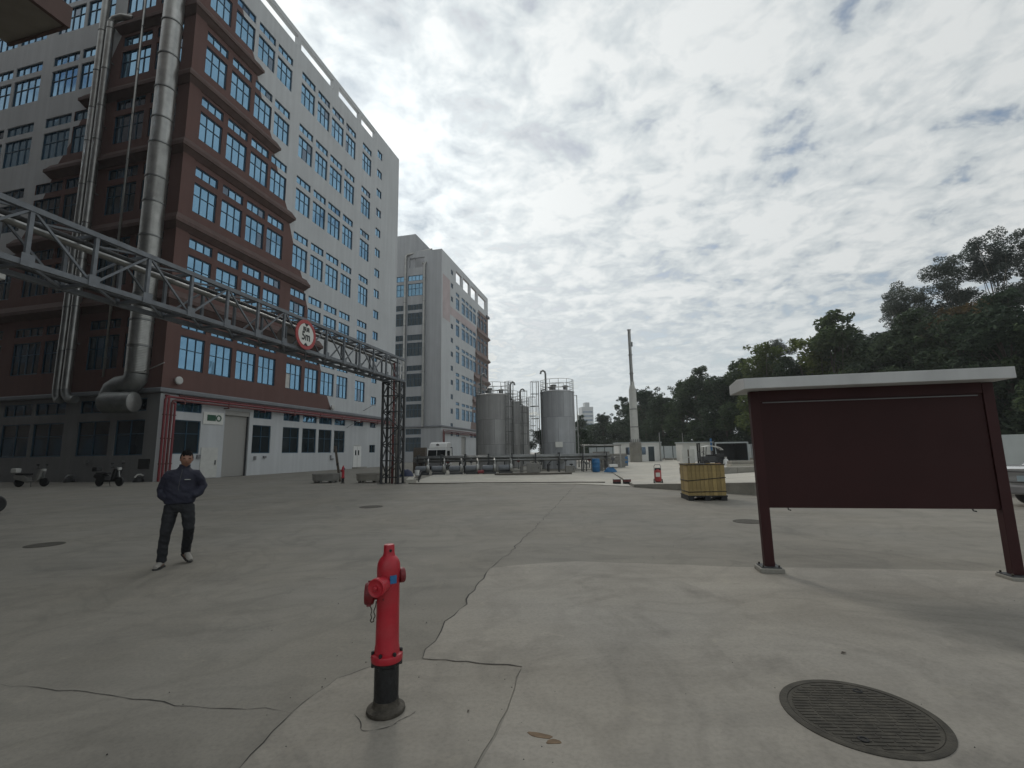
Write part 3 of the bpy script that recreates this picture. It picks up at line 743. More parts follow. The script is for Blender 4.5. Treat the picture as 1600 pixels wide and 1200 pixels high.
for ci, (u0, u1) in enumerate(c2):
    for a, b, c, e in rows2:
        h2 += [(u0, u1, a, b), (u0, u1, c, e)]
        small_win(B2, FR, u0, u1, a, b, 3, [.6], M['pane'] if ci < 5 else M['dim_pane'], 0); small_win(B2, FR, u0, u1, c, e, 3, [], M['pane'] if ci < 5 else M['dim_pane'], 0)
for u0, u1 in ((5.3, 6.6), (8.35, 10.5), (17.5, 19.8), (20.4, 22.7)):
    h2.append((u0, u1, 5.2, 6.1)); small_win(B2, FR, u0, u1, 5.2, 6.1, 3, [], M['dim_pane'], 0)
h2 += [(8.4, 12.2, 40.0, 42.6, .5), (13.2, 17.8, 39.9, 42.8, .5), (18.8, 23.4, 39.9, 42.8, .5), (24.6, 31.5, 39.9, 42.8, .5)]
h2 += [(11.8, 15.0, 1.2, 5.2, .4)]
mb = MB()
facade(mb, FR, (0, 33.5), (-.4, Z2), h2, lambda v: b2f(v) if v < 38.4 else 99, [6.8] + LV2)
e2 = []
FE = lambda u, v, d: (-d, u, v)
rE = [(8.9, 11.6, 12.2, 13.2), (15.2, 17.9, 18.5, 19.6), (21.6, 24.4, 24.9, 26.1), (28.1, 30.8, 31.4, 32.6), (34.5, 37.2, 37.8, 39.0)]
for u0, u1 in ((4.25, 7.6), (8.5, 11.9), (12.7, 16.1)):
    for a, b, c, e in rE:
        e2 += [(u0, u1, a, b), (u0, u1, c, e)]; mm = M['pane'] if a > 33 else M['dark_pane']
        small_win(B2, FE, u0, u1, a, b, 4, [.6], mm, -math.pi / 2, True); small_win(B2, FE, u0, u1, c, e, 4, [], mm, -math.pi / 2, True)
    e2 += [(u0, u1, 2.1, 4.9), (u0, u1, 5.5, 6.6)]; small_win(B2, FE, u0, u1, 2.1, 4.9, 4, [.6], M['dark_pane'], -math.pi / 2, True); small_win(B2, FE, u0, u1, 5.5, 6.6, 4, [], M['dark_pane'], -math.pi / 2, True)
e2 += [(3.9, 7.4, 40.7, 42.9, .5)]
mb2 = MB(); facade(mb2, FE, (0, 30), (-.4, Z2), e2)
mb2.build('end_wall', [M['grey_wall']], B2, autosmooth=False)
mb.face([(33.5, 0, -.4), (33.5, 30, -.4), (33.5, 30, 39), (33.5, 0, 39)], 1); mb.face([(.5, .5, 39.6), (33, .5, 39.6), (33, 30, 39.6), (.5, 30, 39.6)])
mb.face([(0, 0, Z2), (33.5, 0, Z2), (33.5, .5, Z2), (0, .5, Z2)])
mb.build('wall', [M['far_brown'], M['white_wall']], B2, autosmooth=False)
MB().box(.4, 12, 6.2, 26, 39.6, 48.5).build('roof_block', M['grey_wall'], B2)
for L in LV2[:-1]:
    mb = MB(); u0 = 19.9 + (L - 13.9) * .2
    mb.rings([[(u0 - d_ * .5, -d_, L + z) for d_, z in PROF], [(33.5 + d_, -d_, L + z) for d_, z in PROF], [(33.5 + d_, 6, L + z) for d_, z in PROF]], 0, False, True, True); mb.build('ledge', M['far_brown'], B2)
MB().box(31.5, 33.9, -.4, 6, 38.3, 38.9).build('roof_canopy', M['dark_grey_wall'], B2)
mb = MB(); mb.rings([[(-d_, 30, z + .5) for d_, z in P2], [(-d_, -d_, z + .5) for d_, z in P2], [(33.5, -d_, z + .5) for d_, z in P2]], 0, False, True, True); mb.build('ledge', M['dark_grey_wall'], B2)
MB().box(.05, 12, -.02, -.004, 26.6, 30.4).build('pink_band', M['pink'], B2) if False else None
MB().box(.6, 4.8, -.015, -.004, 29.5, 39.0).build('pink_patch', M['pink'], B2)  # plain pale pink patches on the upper wall
MB().box(4.9, 22.5, -.015, -.004, 31.4, 33.2).build('pink_patch', M['pink'], B2)
MB().box(11.8, 15.0, .3, .34, 0, 5.2).build('roller_shutter', M['shutter'], B2)
p2 = thing('red_pipe_bundle', 'red pipes along the ground storey of the grey factory block behind the white truck', 'pipe', en(N2, S2), RZ)
for i in range(3): MB().tube([(.3 + i * .3, -.4, 0), (.3 + i * .3, -.4, 6.3 - i * .3), (33, -.4, 6.3 - i * .3)], .11, 8).build('pipe', M['dull_red'], p2)
for tt, zt, lab in ((8.05, 43.2, 'galvanised duct up the grey end wall, bent over its roof edge'), (3.75, 41.0, 'galvanised duct up the grey end wall between the windows and blank pier')):
    q = thing('exhaust_duct', lab, 'duct', en(N2, S2), RZ)
    MB().tube([(-.4, tt, 7 if tt < 5 else 16.5), (-.4, tt, zt), (-.35, tt - .3, zt + .4)] + ([(.2, tt - 1.6, zt + .8), (1, tt - 5.5, zt + 1.6)] if tt > 5 else [(0, tt + .5, zt + .4)]), .26, 12).build('duct', M['galv'], q)
    for z in range(18, 40, 5): MB().lathe([(.31, z), (.31, z + .12)], 12, 0, Tm((-.4, tt, 0))).build('collar', M['galv_dark'], q)

# far hazy block
fb = thing('apartment_building', 'pale hazy tower block far beyond the dark trees', 'building', (63.5, 400, -2), R(8))
MB().box(-5, 5, -5, 5, 0, 41).build('wall', M['haze_block'], fb); MB().box(-1.5, 2.5, -3, 3, 41, 45).build('roof_block', M['haze_block'], fb)
for k in range(9): MB().box(-4.4, 4.4, -5.1, -5, 8 + k * 3.5, 9.3 + k * 3.5).build('window', M['dim_pane'], fb)

# ================================================================== pipe bridge (truss) with lattice tower
TR = thing('pipe_bridge', 'grey steel box truss bridge carried on a slender lattice tower', 'truss bridge', en(-12.4, 0), RZ)
# local x along facade, local y away from camera side
ZB, ZT = 5.84, 7.08; WY = 1.0
for y in (0, WY):
    for z in (ZB, ZT):
        mb = MB(); mb.beam((-3, y, z), (24.55, y, z), .11, .125); mb.build('chord', M['steel'], TR)
nodes = [-3.65 + 1.3 * k for k in range(22)] ; nodes = [x for x in nodes if -3 <= x <= 24.3]
po = MB().beam((0, 0, ZB), (0, 0, ZT), .08).mesh('post', [M['steel']]); cr = MB().beam((0, 0, 0), (0, WY, 0), .08).mesh('cross_bar', [M['steel']])
for i, x in enumerate(nodes):
    for y in (0, WY): place(po, 'post', TR, (x, y, 0))
    place(cr, 'cross_bar', TR, (x, 0, ZB)); place(cr, 'cross_bar', TR, (x, 0, ZT))
    if i + 1 < len(nodes):
        x2 = nodes[i + 1]
        for y in (0, WY):
            a, b = ((x, y, ZT), (x2, y, ZB)) if i % 2 == 1 else ((x, y, ZB), (x2, y, ZT))
            MB().beam(a, b, .05).build('diagonal', M['steel'], TR)
        MB().beam((x, 0, ZB), (x2, WY, ZB), .05).build('diagonal', M['steel'], TR)
        MB().beam((x, WY, ZT), (x2, 0, ZT), .05).build('diagonal', M['steel'], TR)
    # small gusset plate
    if x > 2: MB().box(x - .12, x + .12, -.08, -.067, ZB - .08, ZB + .2).build('gusset', M['steel'], TR)
for y, z, r in ((.3, ZT - .18, .06), (.62, ZT - .2, .085), (.35, ZB + .14, .05), (.75, ZB + .13, .06)):
    MB().tube([(-3, y, z), (24.4, y, z)], r, 8).build('carried_pipe', M['galv'] if r > .06 else M['steel_dark'], TR)
tx = 23.9
for x in (tx, tx + .58):
    for y in (-.02, WY + .02):
        MB().beam((x, y, 0), (x, y, ZB - .08), .11).build('leg', M['steel_dark'], TR); MB().box(x - .16, x + .16, y - .16, y + .16, 0, .03).build('foot_plate', M['steel_dark'], TR)
lev = [.35 + .92 * k for k in range(7)]
for k, z in enumerate(lev):
    z = min(z, ZB - .1)
    for a, b in (((tx, 0), (tx + .58, 0)), ((tx, WY), (tx + .58, WY)), ((tx, 0), (tx, WY)), ((tx + .58, 0), (tx + .58, WY))):
        MB().beam((*a, z), (*b, z), .055).build('tie', M['steel_dark'], TR)
        if k + 1 < len(lev):
            z2 = min(lev[k + 1], ZB - .1); q = (a, b) if k % 2 else (b, a)
            MB().beam((*q[0], z), (*q[1], z2), .05).build('brace', M['steel_dark'], TR)
for x, y, m, r in ((tx + .2, .45, M['dull_red'], .06), (tx + .35, .3, M['galv'], .06), (tx + .4, .7, M['galv'], .05), (tx + .85, .4, M['galv'], .06), (tx + .85, .75, M['steel_dark'], .05)):
    MB().tube([(x, y, 0), (x, y, ZT - .2)], r, 8).build('riser_pipe', m, TR)
# round signs on the bridge
def text_mesh(body, size, name, font=None):
    c = bpy.data.curves.new(name, 'FONT'); c.body = body; c.size = size; c.align_x = 'CENTER'; c.align_y = 'CENTER'; c.extrude = .004; c.offset = .008 if size > .3 else .003
    o = bpy.data.objects.new(name, c); COL.objects.link(o)
    dg = bpy.context.evaluated_depsgraph_get(); me = bpy.data.meshes.new_from_object(o.evaluated_get(dg))
    bpy.data.objects.remove(o); me.materials.clear(); me.materials.append(M['ink']); return me
sg = thing('height_limit_sign', 'round red and white 5m height limit sign on the steel bridge', 'sign', en(-12.26, 15.6, 6.42), RZ)
T = Tm((0, 0, 0), rx=R(90))
MB().lathe([(.02, 0), (.58, 0), (.60, .01), (.60, .04), (.46, .04), (.455, .03), (.02, .03)], 40, 0, T).build('rim', M['sign_red'], sg)
MB().lathe([(.02, .031), (.455, .031), (.455, .036)], 40, 0, T).build('face', M['sign_white'], sg)
def put_text(body, size, x, z):
    o = place(text_mesh(body, size, 'lettering'), 'lettering', sg, (x, -.041, z)); o.rotation_euler = (R(90), 0, 0); return o
put_text('5m', .42, 0, -.08).scale = (.95, 1.15, 1); put_text('限高', .2, 0, .2)
MB().face([(-.13, -.042, .455), (.13, -.042, .455), (0, -.042, .33)]); mbt = MB(); mbt.face([(-.13, -.042, .45), (.13, -.042, .45), (0, -.042, .32)]); mbt.face([(-.13, -.042, -.45), (.13, -.042, -.45), (0, -.042, -.32)]); mbt.build('arrows', M['ink'], sg)
MB().box(-.3, .3, .0, .06, .3, .36).box(-.3, .3, 0, .06, -.36, -.3).build('clip', M['steel_dark'], sg)
sb = thing('road_sign', 'back of a round grey-brown sign fixed on the far side of the steel bridge', 'sign', en(-13.5, 16.1, 6.4), RZ)
MB().lathe([(.02, 0), (.6, 0), (.6, -.03), (.02, -.03)], 36, 0, T).build('disc', M['sign_back'], sb); MB().box(-.35, .35, -.06, -.0, .25, .31).box(-.35, .35, -.06, 0, -.31, -.25).build('clip', M['steel_dark'], sb)
fl = thing('floodlight', 'grey floodlight on an arm above the steel bridge', 'floodlight', en(-13.4, 9.05, 7.1), RZ)
MB().beam((0, 0, 0), (0, .1, .45), .05).beam((-.3, .1, .42), (.3, .1, .42), .05).build('arm', M['steel'], fl); MB().box(.1, .75, -.05, .25, .4, .5).build('lamp_head', M['lamp'], fl, bev=.02); MB().box(-.1, .12, -.08, .2, .28, .5).build('driver_box', M['steel_dark'], fl)
fl2 = thing('floodlight', 'small floodlight hanging under the steel bridge in front of the dark facade', 'floodlight', en(-12.75, 6.35, 5.75), RZ)
MB().beam((0, 0, 0), (.0, 0, -.18), .04).build('arm', M['steel'], fl2); MB().box(-.12, .25, -.12, .12, -.32, -.2).build('lamp_head', M['lamp'], fl2, bev=.02)

# ================================================================== foreground hydrant
def hydrant(loc, rz, label, group, detail=True):
    h = thing('fire_hydrant', label, 'fire hydrant', loc, rz, group)
    MB().lathe([(.05, .0), (.118, 0), (.122, .008), (.119, .024), (.104, .030), (.1, .031), (.088, .036), (.081, .05), (.079, .075)], 32).build('base_flange', M['rust_iron'], h)
    MB().lathe([(.077, .07), (.077, .27), (.082, .275), (.094, .285), (.096, .30)], 32).build('lower_pipe', M['black_iron'], h)
    MB().lathe([(.06, .302), (.097, .303), (.1, .31), (.1, .338), (.097, .345), (.08, .35), (.078, .385), (.0745, .40), (.0725, .60), (.0725, .80), (.0755, .835), (.0755, .87), (.073, .895), (.067, .915), (.057, .933), (.046, .944), (.041, .949)], 36).build('barrel', M['hyd_red'], h)
    MB().lathe([(.042, .946), (.038, .958), (.0355, .975), (.0345, 1.012), (.031, 1.02), (.01, 1.021)], 24).build('operating_nut', M['hyd_red'], h)
    MB().lathe([(.009, 0), (.009, .004)], 12, 0, Tm((.0175, -.031, .985), rx=R(90), rz=R(29))).build('nut_hole', M['black_iron'], h)
    for k in range(6):
        a = k * math.pi / 3 + .3
        MB().lathe([(.011, .268), (.011, .30)], 6, 0, Tm((.087 * math.cos(a), .087 * math.sin(a), 0))).lathe([(.012, .344), (.012, .362), (.006, .366)], 6, 0, Tm((.087 * math.cos(a), .087 * math.sin(a), 0))).build('bolt', M['black_iron'], h)
    # main outlet towards the viewer and its cap
    T = Tm((0, 0, .785), rx=R(90), rz=R(-12))
    MB().lathe([(.048, .05), (.048, .10), (.052, .105), (.052, .135)], 24, 0, T).build('nozzle', M['hyd_red'], h)
    cp = MB().lathe([(.05, .128), (.058, .132), (.058, .165), (.052, .172), (.046, .168), (.03, .166), (.018, .168)], 24, 0, T).build('nozzle_cap', M['hyd_red'], h)
    MB().lathe([(.014, .165), (.014, .186), (.009, .19)], 5, 0, T).build('cap_nut', M['hyd_red'], cp)
    # second outlet to the side with a lugged hose coupling cap
    T2 = Tm((0, 0, .715), rx=R(90), rz=R(-80))
    MB().lathe([(.04, .05), (.04, .085)], 20, 0, T2).build('nozzle', M['hyd_dark'], h)
    c2_ = MB().lathe([(.04, .085), (.062, .09), (.068, .097), (.068, .138), (.063, .146), (.047, .147), (.042, .14), (.01, .138)], 24, 0, T2).build('nozzle_cap', M['hyd_dark'], h)
    for k in range(4):
        MB().box(.062, .078, -.012, .012, .105, .132, 0, T2 @ Matrix.Rotation(k * math.pi / 2 + .4, 4, 'Z')).build('lug', M['hyd_dark'], c2_)
    # small outlet on the far side
    T3 = Tm((0, 0, .815), rx=R(90), rz=R(115))
    MB().lathe([(.034, .05), (.036, .07), (.048, .074), (.048, .098), (.042, .106), (.01, .106)], 22, 0, T3).build('nozzle', M['hyd_dark'], h)
    MB().box(-.022, .022, -.006, .004, .785, .835, 0, Tm((.046, -.060, 0), rz=R(37))).build('label_plate', M['blue'], h)
    if detail:
        pts = [(-.105, -.045, .665)] + [(-.104 + .004 * k + .006 * math.sin(k * .9), -.05 - .004 * k, .665 - .11 * math.sin(k / 12 * math.pi)) for k in range(1, 12)] + [(-.05, -.1, .69)]
        mb = MB()
        for k, (a, b) in enumerate(zip(pts[:-1], pts[1:])):
            mb.tube([a, ((a[0] + b[0]) / 2 + (.004 if k % 2 else -.004), (a[1] + b[1]) / 2, (a[2] + b[2]) / 2), b], .0035, 5)
        mb.build('chain', M['rust_iron'], h)
    return h
hydrant((-.84, 3.22, .0056), 0, 'red fire hydrant on black pipe on the pale slab near the camera', 'fire hydrants')
hydrant((-9.96, 27.5, 0), R(20), 'distant red fire hydrant between the two grey planters', 'fire hydrants', False)

# ================================================================== notice board
bd = Vector((.98, -.2, 0)).normalized()
NBd = thing('notice_board', 'blank maroon notice board on two posts under a pale slab canopy', 'notice board', (3.37, 6.44, 0), math.atan2(bd.y, bd.x))
for u in (0, 2.74):
    MB().box(u - .06, u + .06, -.05, .05, .06, 2.4).build('post', M['maroon'], NBd, bev=.004)
    if u == 0:
        f_ = MB().box(u - .15, u + .15, -.14, .14, 0, .065).build('footing', M['kerb'], NBd, bev=.015)
    else:
        f_ = MB().box(u - .13, u + .13, -.13, .13, 0, .045).build('footing', M['kerb'], NBd, bev=.01)
    z = .065 if u == 0 else .045
    pl = MB().box(u - .12, u + .12, -.115, .115, z, z + .012).build('base_plate', M['steel_dark'], NBd)
    for dx in (-.095, .095):
        for dy in (-.09, .09): MB().lathe([(.012, z + .01), (.012, z + .035)], 6, 0, Tm((u + dx, dy, 0))).build('bolt', M['rust_iron'], pl)
MB().box(.062, 2.678, -.032, .03, .825, 2.26).build('panel', M['maroon_panel'], NBd, bev=.004)
MB().box(.062, 2.678, -.045, .04, 2.262, 2.405).build('header', M['maroon'], NBd, bev=.004)
MB().box(.1, 2.62, -.05, -.034, 2.232, 2.244).build('trim_strip', M['grey_plastic'], NBd)
for u in (.3, 2.4): MB().tube([(u, 0, .83), (u, -.01, .80), (u + .03, -.02, .793)], .008, 6).build('hook', M['steel_dark'], NBd)
mb = MB(); cpf = [(-.36, 2.405), (-.36, 2.545), (0, 2.58), (.42, 2.545), (.42, 2.405)]
mb.rings([[(-.20, y, z) for y, z in cpf], [(2.84, y, z) for y, z in cpf]], 0, False, True, True); mb.build('canopy', M['canopy'], NBd, bev=.006)

# ================================================================== tanks
def tank(loc, rad, hgt, label, m, cage_ang, seed, goose_ang, rz=0):
    t = thing('storage_tank', label, 'tank', loc, rz, None)
    nseg, courses = 9, 3
    for c in range(courses):
        z0, z1 = .15 + c * (hgt - .15) / courses, .15 + (c + 1) * (hgt - .15) / courses - .012
        mb = MB(); L = 5; a1 = 2 * math.pi / nseg - .008
        inner = [[(rad * .992 * math.cos(a1 * k / L), rad * .992 * math.sin(a1 * k / L), z) for k in range(L + 1)] for z in (z0, z1)]
        for k in range(L):
            q = [(rad * math.cos(a1 * (k + j) / L), rad * math.sin(a1 * (k + j) / L), z) for j, z in ((0, z0), (1, z0), (1, z1), (0, z1))]
            mb.face(q, 0, True)
        mb.face([(rad * math.cos(a1 * k / L), rad * math.sin(a1 * k / L), z1) for k in range(L + 1)] + [inner[1][k] for k in reversed(range(L + 1))])
        me = mb.mesh('shell_plate', [m])
        for s_ in range(nseg): place(me, 'shell_plate', t, (0, 0, 0), 2 * math.pi * (s_ + .5 * (c % 2)) / nseg + seed)
    MB().lathe([(rad * .985, .0), (rad * .985, hgt)], 40).build('inner_shell', M['steel_dark'], t)
    MB().lathe([(rad * 1.03, 0), (rad * 1.03, .14)], 40).build('base_ring', M['kerb'], t)
    MB().lathe([(rad * 1.012, hgt - .03), (rad * 1.02, hgt), (rad * 1.02, hgt + .05), (rad * .8, hgt + .16), (.05, hgt + .3)], 40).build('roof', m, t)
    mb = MB(); zz = [hgt + .38, hgt + .72, hgt + 1.1]; rr_ = rad * .98
    for z in zz: mb.tube([(rr_ * math.cos(a), rr_ * math.sin(a), z) for a in [2 * math.pi * k / 32 for k in range(33)]], .022, 5)
    for k in range(12):
        a = 2 * math.pi * k / 12; mb.tube([(rr_ * math.cos(a), rr_ * math.sin(a), hgt), (rr_ * math.cos(a), rr_ * math.sin(a), hgt + 1.1)], .024, 5)
    mb.build('railing', M['galv'], t)
    for k in range(3):
        a = k * 2 + seed; q = Tm((rad * .5 * math.cos(a), rad * .5 * math.sin(a), hgt + .12))
        MB().lathe([(.2, 0), (.2, .4), (.28, .42), (.28, .5), (.1, .58)], 14, 0, q).build('hatch', M['galv_dark'], t)
    # caged ladder
    ca = cage_ang; ux, uy = math.cos(ca), math.sin(ca); vx, vy = -uy, ux; mb = MB()
    def LP(o, s__, z): return (ux * (rad + o) + vx * s__, uy * (rad + o) + vy * s__, z)
    for s__ in (-.2, .2): mb.tube([LP(.15, s__, .1), LP(.15, s__, hgt + 1.15)], .025, 5)
    k = .4
    while k < hgt + .2: mb.tube([LP(.15, -.2, k), LP(.15, .2, k)], .016, 4); k += .3
    mb.build('ladder', M['galv_dark'], t); mb = MB()
    zc_ = [2.3 + q * (hgt + 1.1 - 2.3) / 5 for q in range(6)]
    hoop = lambda z: [LP(.15 + .36 * (1 + math.cos(b)) , .36 * math.sin(b), z) for b in [R(-150 + q * 30) for q in range(11)]]
    for z in zc_: mb.tube(hoop(z), .02, 4)
    for q in range(1, 10, 2): mb.tube([hoop(zc_[0])[q], hoop(zc_[-1])[q]], .016, 4)
    mb.build('ladder_cage', M['galv_dark'], t)
    g = goose_ang; gx, gy = rad * .75 * math.cos(g), rad * .75 * math.sin(g); z0 = hgt
    sgn = 1 if seed < 1.5 else -1
    MB().tube([(gx, gy, z0), (gx, gy, z0 + 1.7), (gx + .06 * sgn, gy, z0 + 1.88), (gx + .22 * sgn, gy, z0 + 1.97), (gx + .38 * sgn, gy, z0 + 1.9), (gx + .44 * sgn, gy, z0 + 1.68)], .085, 10).build('gooseneck_vent', M['galv_dark'], t)
    MB().tube([(gx * 1.4, gy * 1.4, .3), (gx * 1.4, gy * 1.4, z0 + .2), (gx, gy, z0 + .3)], .06, 8).build('side_pipe', M['galv_dark'], t)
    MB().lathe([(.28, 0), (.28, .16), (.34, .16), (.34, .24), (.05, .26)], 18, 0, Tm((0, -rad + .05, .9), rx=R(90))).build('manhole', M['galv_dark'], t)
    return t
tank((-1.7, 41, .03), 1.47, 6.55, 'grey storage tank closest to the white truck, first of the row of three', M['tank_steel'], R(-42), .3, R(200))
tank((-.72, 46.4, .03), 1.47, 6.5, 'grey storage tank in the middle of the row of three', M['tank_steel'], R(-20), .9, R(-60))
tank((.35, 51.5, .03), 1.47, 6.5, 'grey storage tank at the far end of the row of three', M['tank_steel'], R(-20), 1.2, R(-60))
t4 = tank((4.0, 41, .03), 1.5, 6.75, 'lone blue-grey storage tank with a small white plate on its side', M['tank'], R(172), 2.2, R(205))
MB().box(-.42, .2, -1.56, -1.515, 1.95, 2.4).build('plate', M['sign_white'], t4)
pad = thing('tank_plinth', 'low grey concrete plinth under the storage tanks', 'plinth', (1, 46, 0))
MB().box(-5.2, 7.3, -7, 8, .0301, .12).build('slab', M['kerb'], pad)

# pipe rack in front of the tanks
pr = thing('pipe_rack', 'long low steel rack of grey pipes in front of the storage tanks', 'pipe rack', (-7.8, 36.9, .02))
for y, z, r in ((0, 1.24, .09), (.28, 1.16, .08), (.55, 1.34, .08), (-.2, 1.02, .06), (.4, .95, .06)):
    MB().tube([(0, y, z), (15.4, y, z)], r, 8).build('pipe', M['galv_dark'], pr)
for k in range(9):
    x = .3 + k * 1.85; MB().beam((x, -.25, 0), (x, -.25, 1.5), .08).beam((x, .6, 0), (x, .6, 1.5), .08).beam((x, -.4, 1.12), (x, .75, 1.12), .08).beam((x, -.4, 1.5), (x, .75, 1.5), .06).build('support', M['steel_dark'], pr)
    MB().tube([(x + .5, 0, 1.3), (x + .5, -.1, .9), (x + .5, -.1, .3)], .05, 6).build('drop_pipe', M['galv_dark'], pr)
    MB().lathe([(.02, 0), (.14, .01), (.14, .04), (.02, .05)], 12, 0, Tm((x + .5, -.1, .95), rx=R(70))).build('valve_wheel', M['dull_red'] if k % 3 == 1 else M['steel_dark'], pr)
ppos = [(-7.0, 36.2), (-5.75, 36.15), (-4.4, 36.1), (-3.15, 36.05), (-1.85, 36.0), (-.6, 35.95)]
plab = ['pump closest to the blue tarp', 'second pump along from the blue tarp', 'third pump along from the blue tarp', 'third pump back from the yard hose', 'second pump back from the yard hose', 'pump closest to the looped yard hose']
rr_k = random.Random(5)
for k in range(34):
    x = rr_k.uniform(.3, 15.2); y = rr_k.uniform(.2, 1.4); q = rr_k.random()
    if q < .4: MB().tube([(x, y, 0), (x, y, rr_k.uniform(.5, 1.0)), (x + rr_k.uniform(-.5, .5), y, rr_k.uniform(.9, 1.2))], rr_k.uniform(.03, .07), 6).build('branch_pipe', M['galv_dark'] if k % 2 else M['steel_dark'], pr)
    elif q < .7: MB().box(x - .14, x + .14, y - .12, y + .12, 0, rr_k.uniform(.25, .7)).build('valve_box', M['steel_dark'] if k % 2 else M['grey_block'], pr)
    else: MB().lathe([(.05, 0), (.05, .5), (.15, .52), (.15, .6), (.05, .62)], 12, 0, Tm((x, y, 0))).build('flange_stub', M['steel_dark'], pr)
pump0 = None
for i, (x, y) in enumerate(ppos):
    lab = 'low grey cylindrical ' + plab[i] + ', under the pipe rack'
    if pump0 is None:
        pump0 = thing('pump', lab, 'pump', (x, y, .03), R(6), 'pumps under the pipe rack'); q = pump0
        T = Tm((0, 0, .42), ry=R(90))
        MB().lathe([(.1, -.55), (.2, -.53), (.24, -.45), (.24, .25), (.2, .3)], 20, 0, T).build('motor', M['steel'], q)
        MB().lathe([(.2, .3), (.34, .33), (.36, .45), (.30, .52), (.1, .54)], 20, 0, T).build('pump_head', M['galv'], q)
        MB().tube([(.42, 0, .7), (.42, 0, 1.0), (.4, .4, 1.15)], .07, 8).build('outlet', M['galv'], q)
        MB().box(-.5, .5, -.22, .22, 0, .16).build('base', M['steel_dark'], q)
    else:
        q = copy_tree(pump0); q.location = (x, y, .03); q['label'] = lab
def cab(name, loc, dims, label, cat, m):
    t = thing(name, label, cat, loc); w, dpt, h = dims
    MB().box(-w / 2, w / 2, -dpt / 2, dpt / 2, .08, h).build('body', m, t, bev=.012)
    MB().box(-w / 2 + .03, w / 2 - .03, -dpt / 2 - .015, -dpt / 2, .14, h - .06).build('door', m, t); MB().box(-w / 2, w / 2, -dpt / 2, dpt / 2, 0, .08).build('plinth', M['kerb'], t)
    MB().box(w / 2 - .12, w / 2 - .08, -dpt / 2 - .04, -dpt / 2 - .015, h * .45, h * .6).build('handle', M['black'], t)
    return t
cab('control_cabinet', (1.5, 35.6, .03), (1.0, .4, .75), 'low grey control cabinet in front of the pipe rack', 'cabinet', M['grey_block'])
cab('control_cabinet', (-7.6, 38.2, .03), (1.0, .6, 2.1), 'tall brown-grey cabinet beside the steel tower and white truck', 'cabinet', M['wood'])
cab('control_cabinet', (4.3, 35.9, .03), (.7, .5, .5), 'small grey box at the foot of the lone tank', 'cabinet', M['grey_block'])
tag(MB().tube([(-4.7 + x * .9, 35.4, .2) for x in (0, .3, .5)], .13, 8).build('red_pipe_end', M['red_pipe'], None, (2.0, .3, 0)), 'short red pipe end lying before the pumps', 'pipe') if True else None
# hoses on the yard
hp = [(-1.23 + .02 * k, 33.5, .07) for k in (0,)]
pts = [(4.1, 33.2, .09), (2.6, 33.1, .08), (.8, 33.25, .08), (-.6, 33.35, .08), (-1.3, 33.6, .08), (-1.2, 34.0, .08), (-.3, 34.2, .08), (.8, 34.0, .08), (1.8, 33.7, .13)]
tag(MB().tube(pts, .07, 8).build('hose', M['hose']), 'thick brown hose looped on the pale yard before the tanks', 'hose')
pts = [(-5.7, 25.6, .05)] + [(-5.3 + k * .55, 25.32 - .0042 * (k ** 1.55) * 4 + .05 * math.sin(k * 1.3), .05) for k in range(1, 19)]
tag(MB().tube(pts, .03, 6).build('hose', M['hose']), 'thin dark hose lying along the near edge of the pale yard', 'hose')
# blue tarp heap, bucket, drums
def lump(mb, cx_, cy_, w, dp_, h, seed, n=14):
    r = random.Random(seed); rings = []
    for k in range(5):
        f = k / 4; rings.append([(cx_ + w / 2 * math.cos(a) * (1 - f * .7) * (1 + r.uniform(-.12, .12)), cy_ + dp_ / 2 * math.sin(a) * (1 - f * .7) * (1 + r.uniform(-.12, .12)), h * math.sin(f * math.pi / 2) * (1 + r.uniform(-.1, .1))) for a in [2 * math.pi * q / n for q in range(n)]])
    mb.rings(rings, 0, True, True, True); return mb
tag(lump(MB(), 0, 0, 1.0, .8, .42, 4).build('tarp_heap', M['navy'], None, (-6.95, 30.6, .2)), 'crumpled navy tarp heap beside the white bucket', 'tarp')
bk = thing('bucket', 'white plastic bucket beside the navy tarp heap', 'bucket', (-6.35, 31, .2)); MB().lathe([(.13, 0), (.16, .33), (.17, .33), (.17, .36), (.15, .36)], 18).build('body', M['white_paint'], bk); MB().tube([(-.16, 0, .33), (-.1, -.1, .42), (.1, -.1, .42), (.16, 0, .33)], .008, 5).build('handle', M['steel'], bk)
def drum(loc, label):
    t = thing('plastic_drum', label, 'drum', loc, 0, 'blue plastic drums')
    MB().lathe([(.26, 0), (.29, .03), (.3, .3), (.315, .32), (.315, .36), (.3, .38), (.3, .66), (.315, .68), (.315, .72), (.3, .74), (.29, .96), (.24, .99), (.24, .965)], 24).build('body', M['blue'], t)
    MB().lathe([(.235, .965), (.235, .975), (.03, .975)], 20).build('lid', M['blue'], t); MB().lathe([(.04, .97), (.04, 1.0)], 10, 0, Tm((.12, .05, 0))).build('bung', M['black'], t)
drum((6.25, 35.6, .05), 'blue plastic drum standing before the grey block wall'); drum((11.3, 47.5, .1), 'blue plastic drum farther back beside the pale chimney base')
bg_ = thing('blue_bag_heap', 'blue plastic heap with a white sheet on top', 'plastic heap', (7.05, 34.2, .08))
lump(MB(), 0, 0, .95, .6, .34, 9).build('bag', M['blue'], bg_); MB().box(-.1, .5, -.2, .2, .36, .55).build('sheet', M['white_paint'], bg_, bev=.03)
bw = thing('block_wall', 'low grey concrete block wall behind the blue drum', 'wall', (9.15, 43.5, .05))
blk = MB().box(0, .38, -.1, .1, 0, .19).mesh('block', [M['grey_block']])
for r_ in range(6):
    for c in range(6 if r_ % 2 else 6): place(blk, 'block', bw, (-1.2 + c * .4 + (.2 if r_ % 2 else 0), 0, r_ * .2))
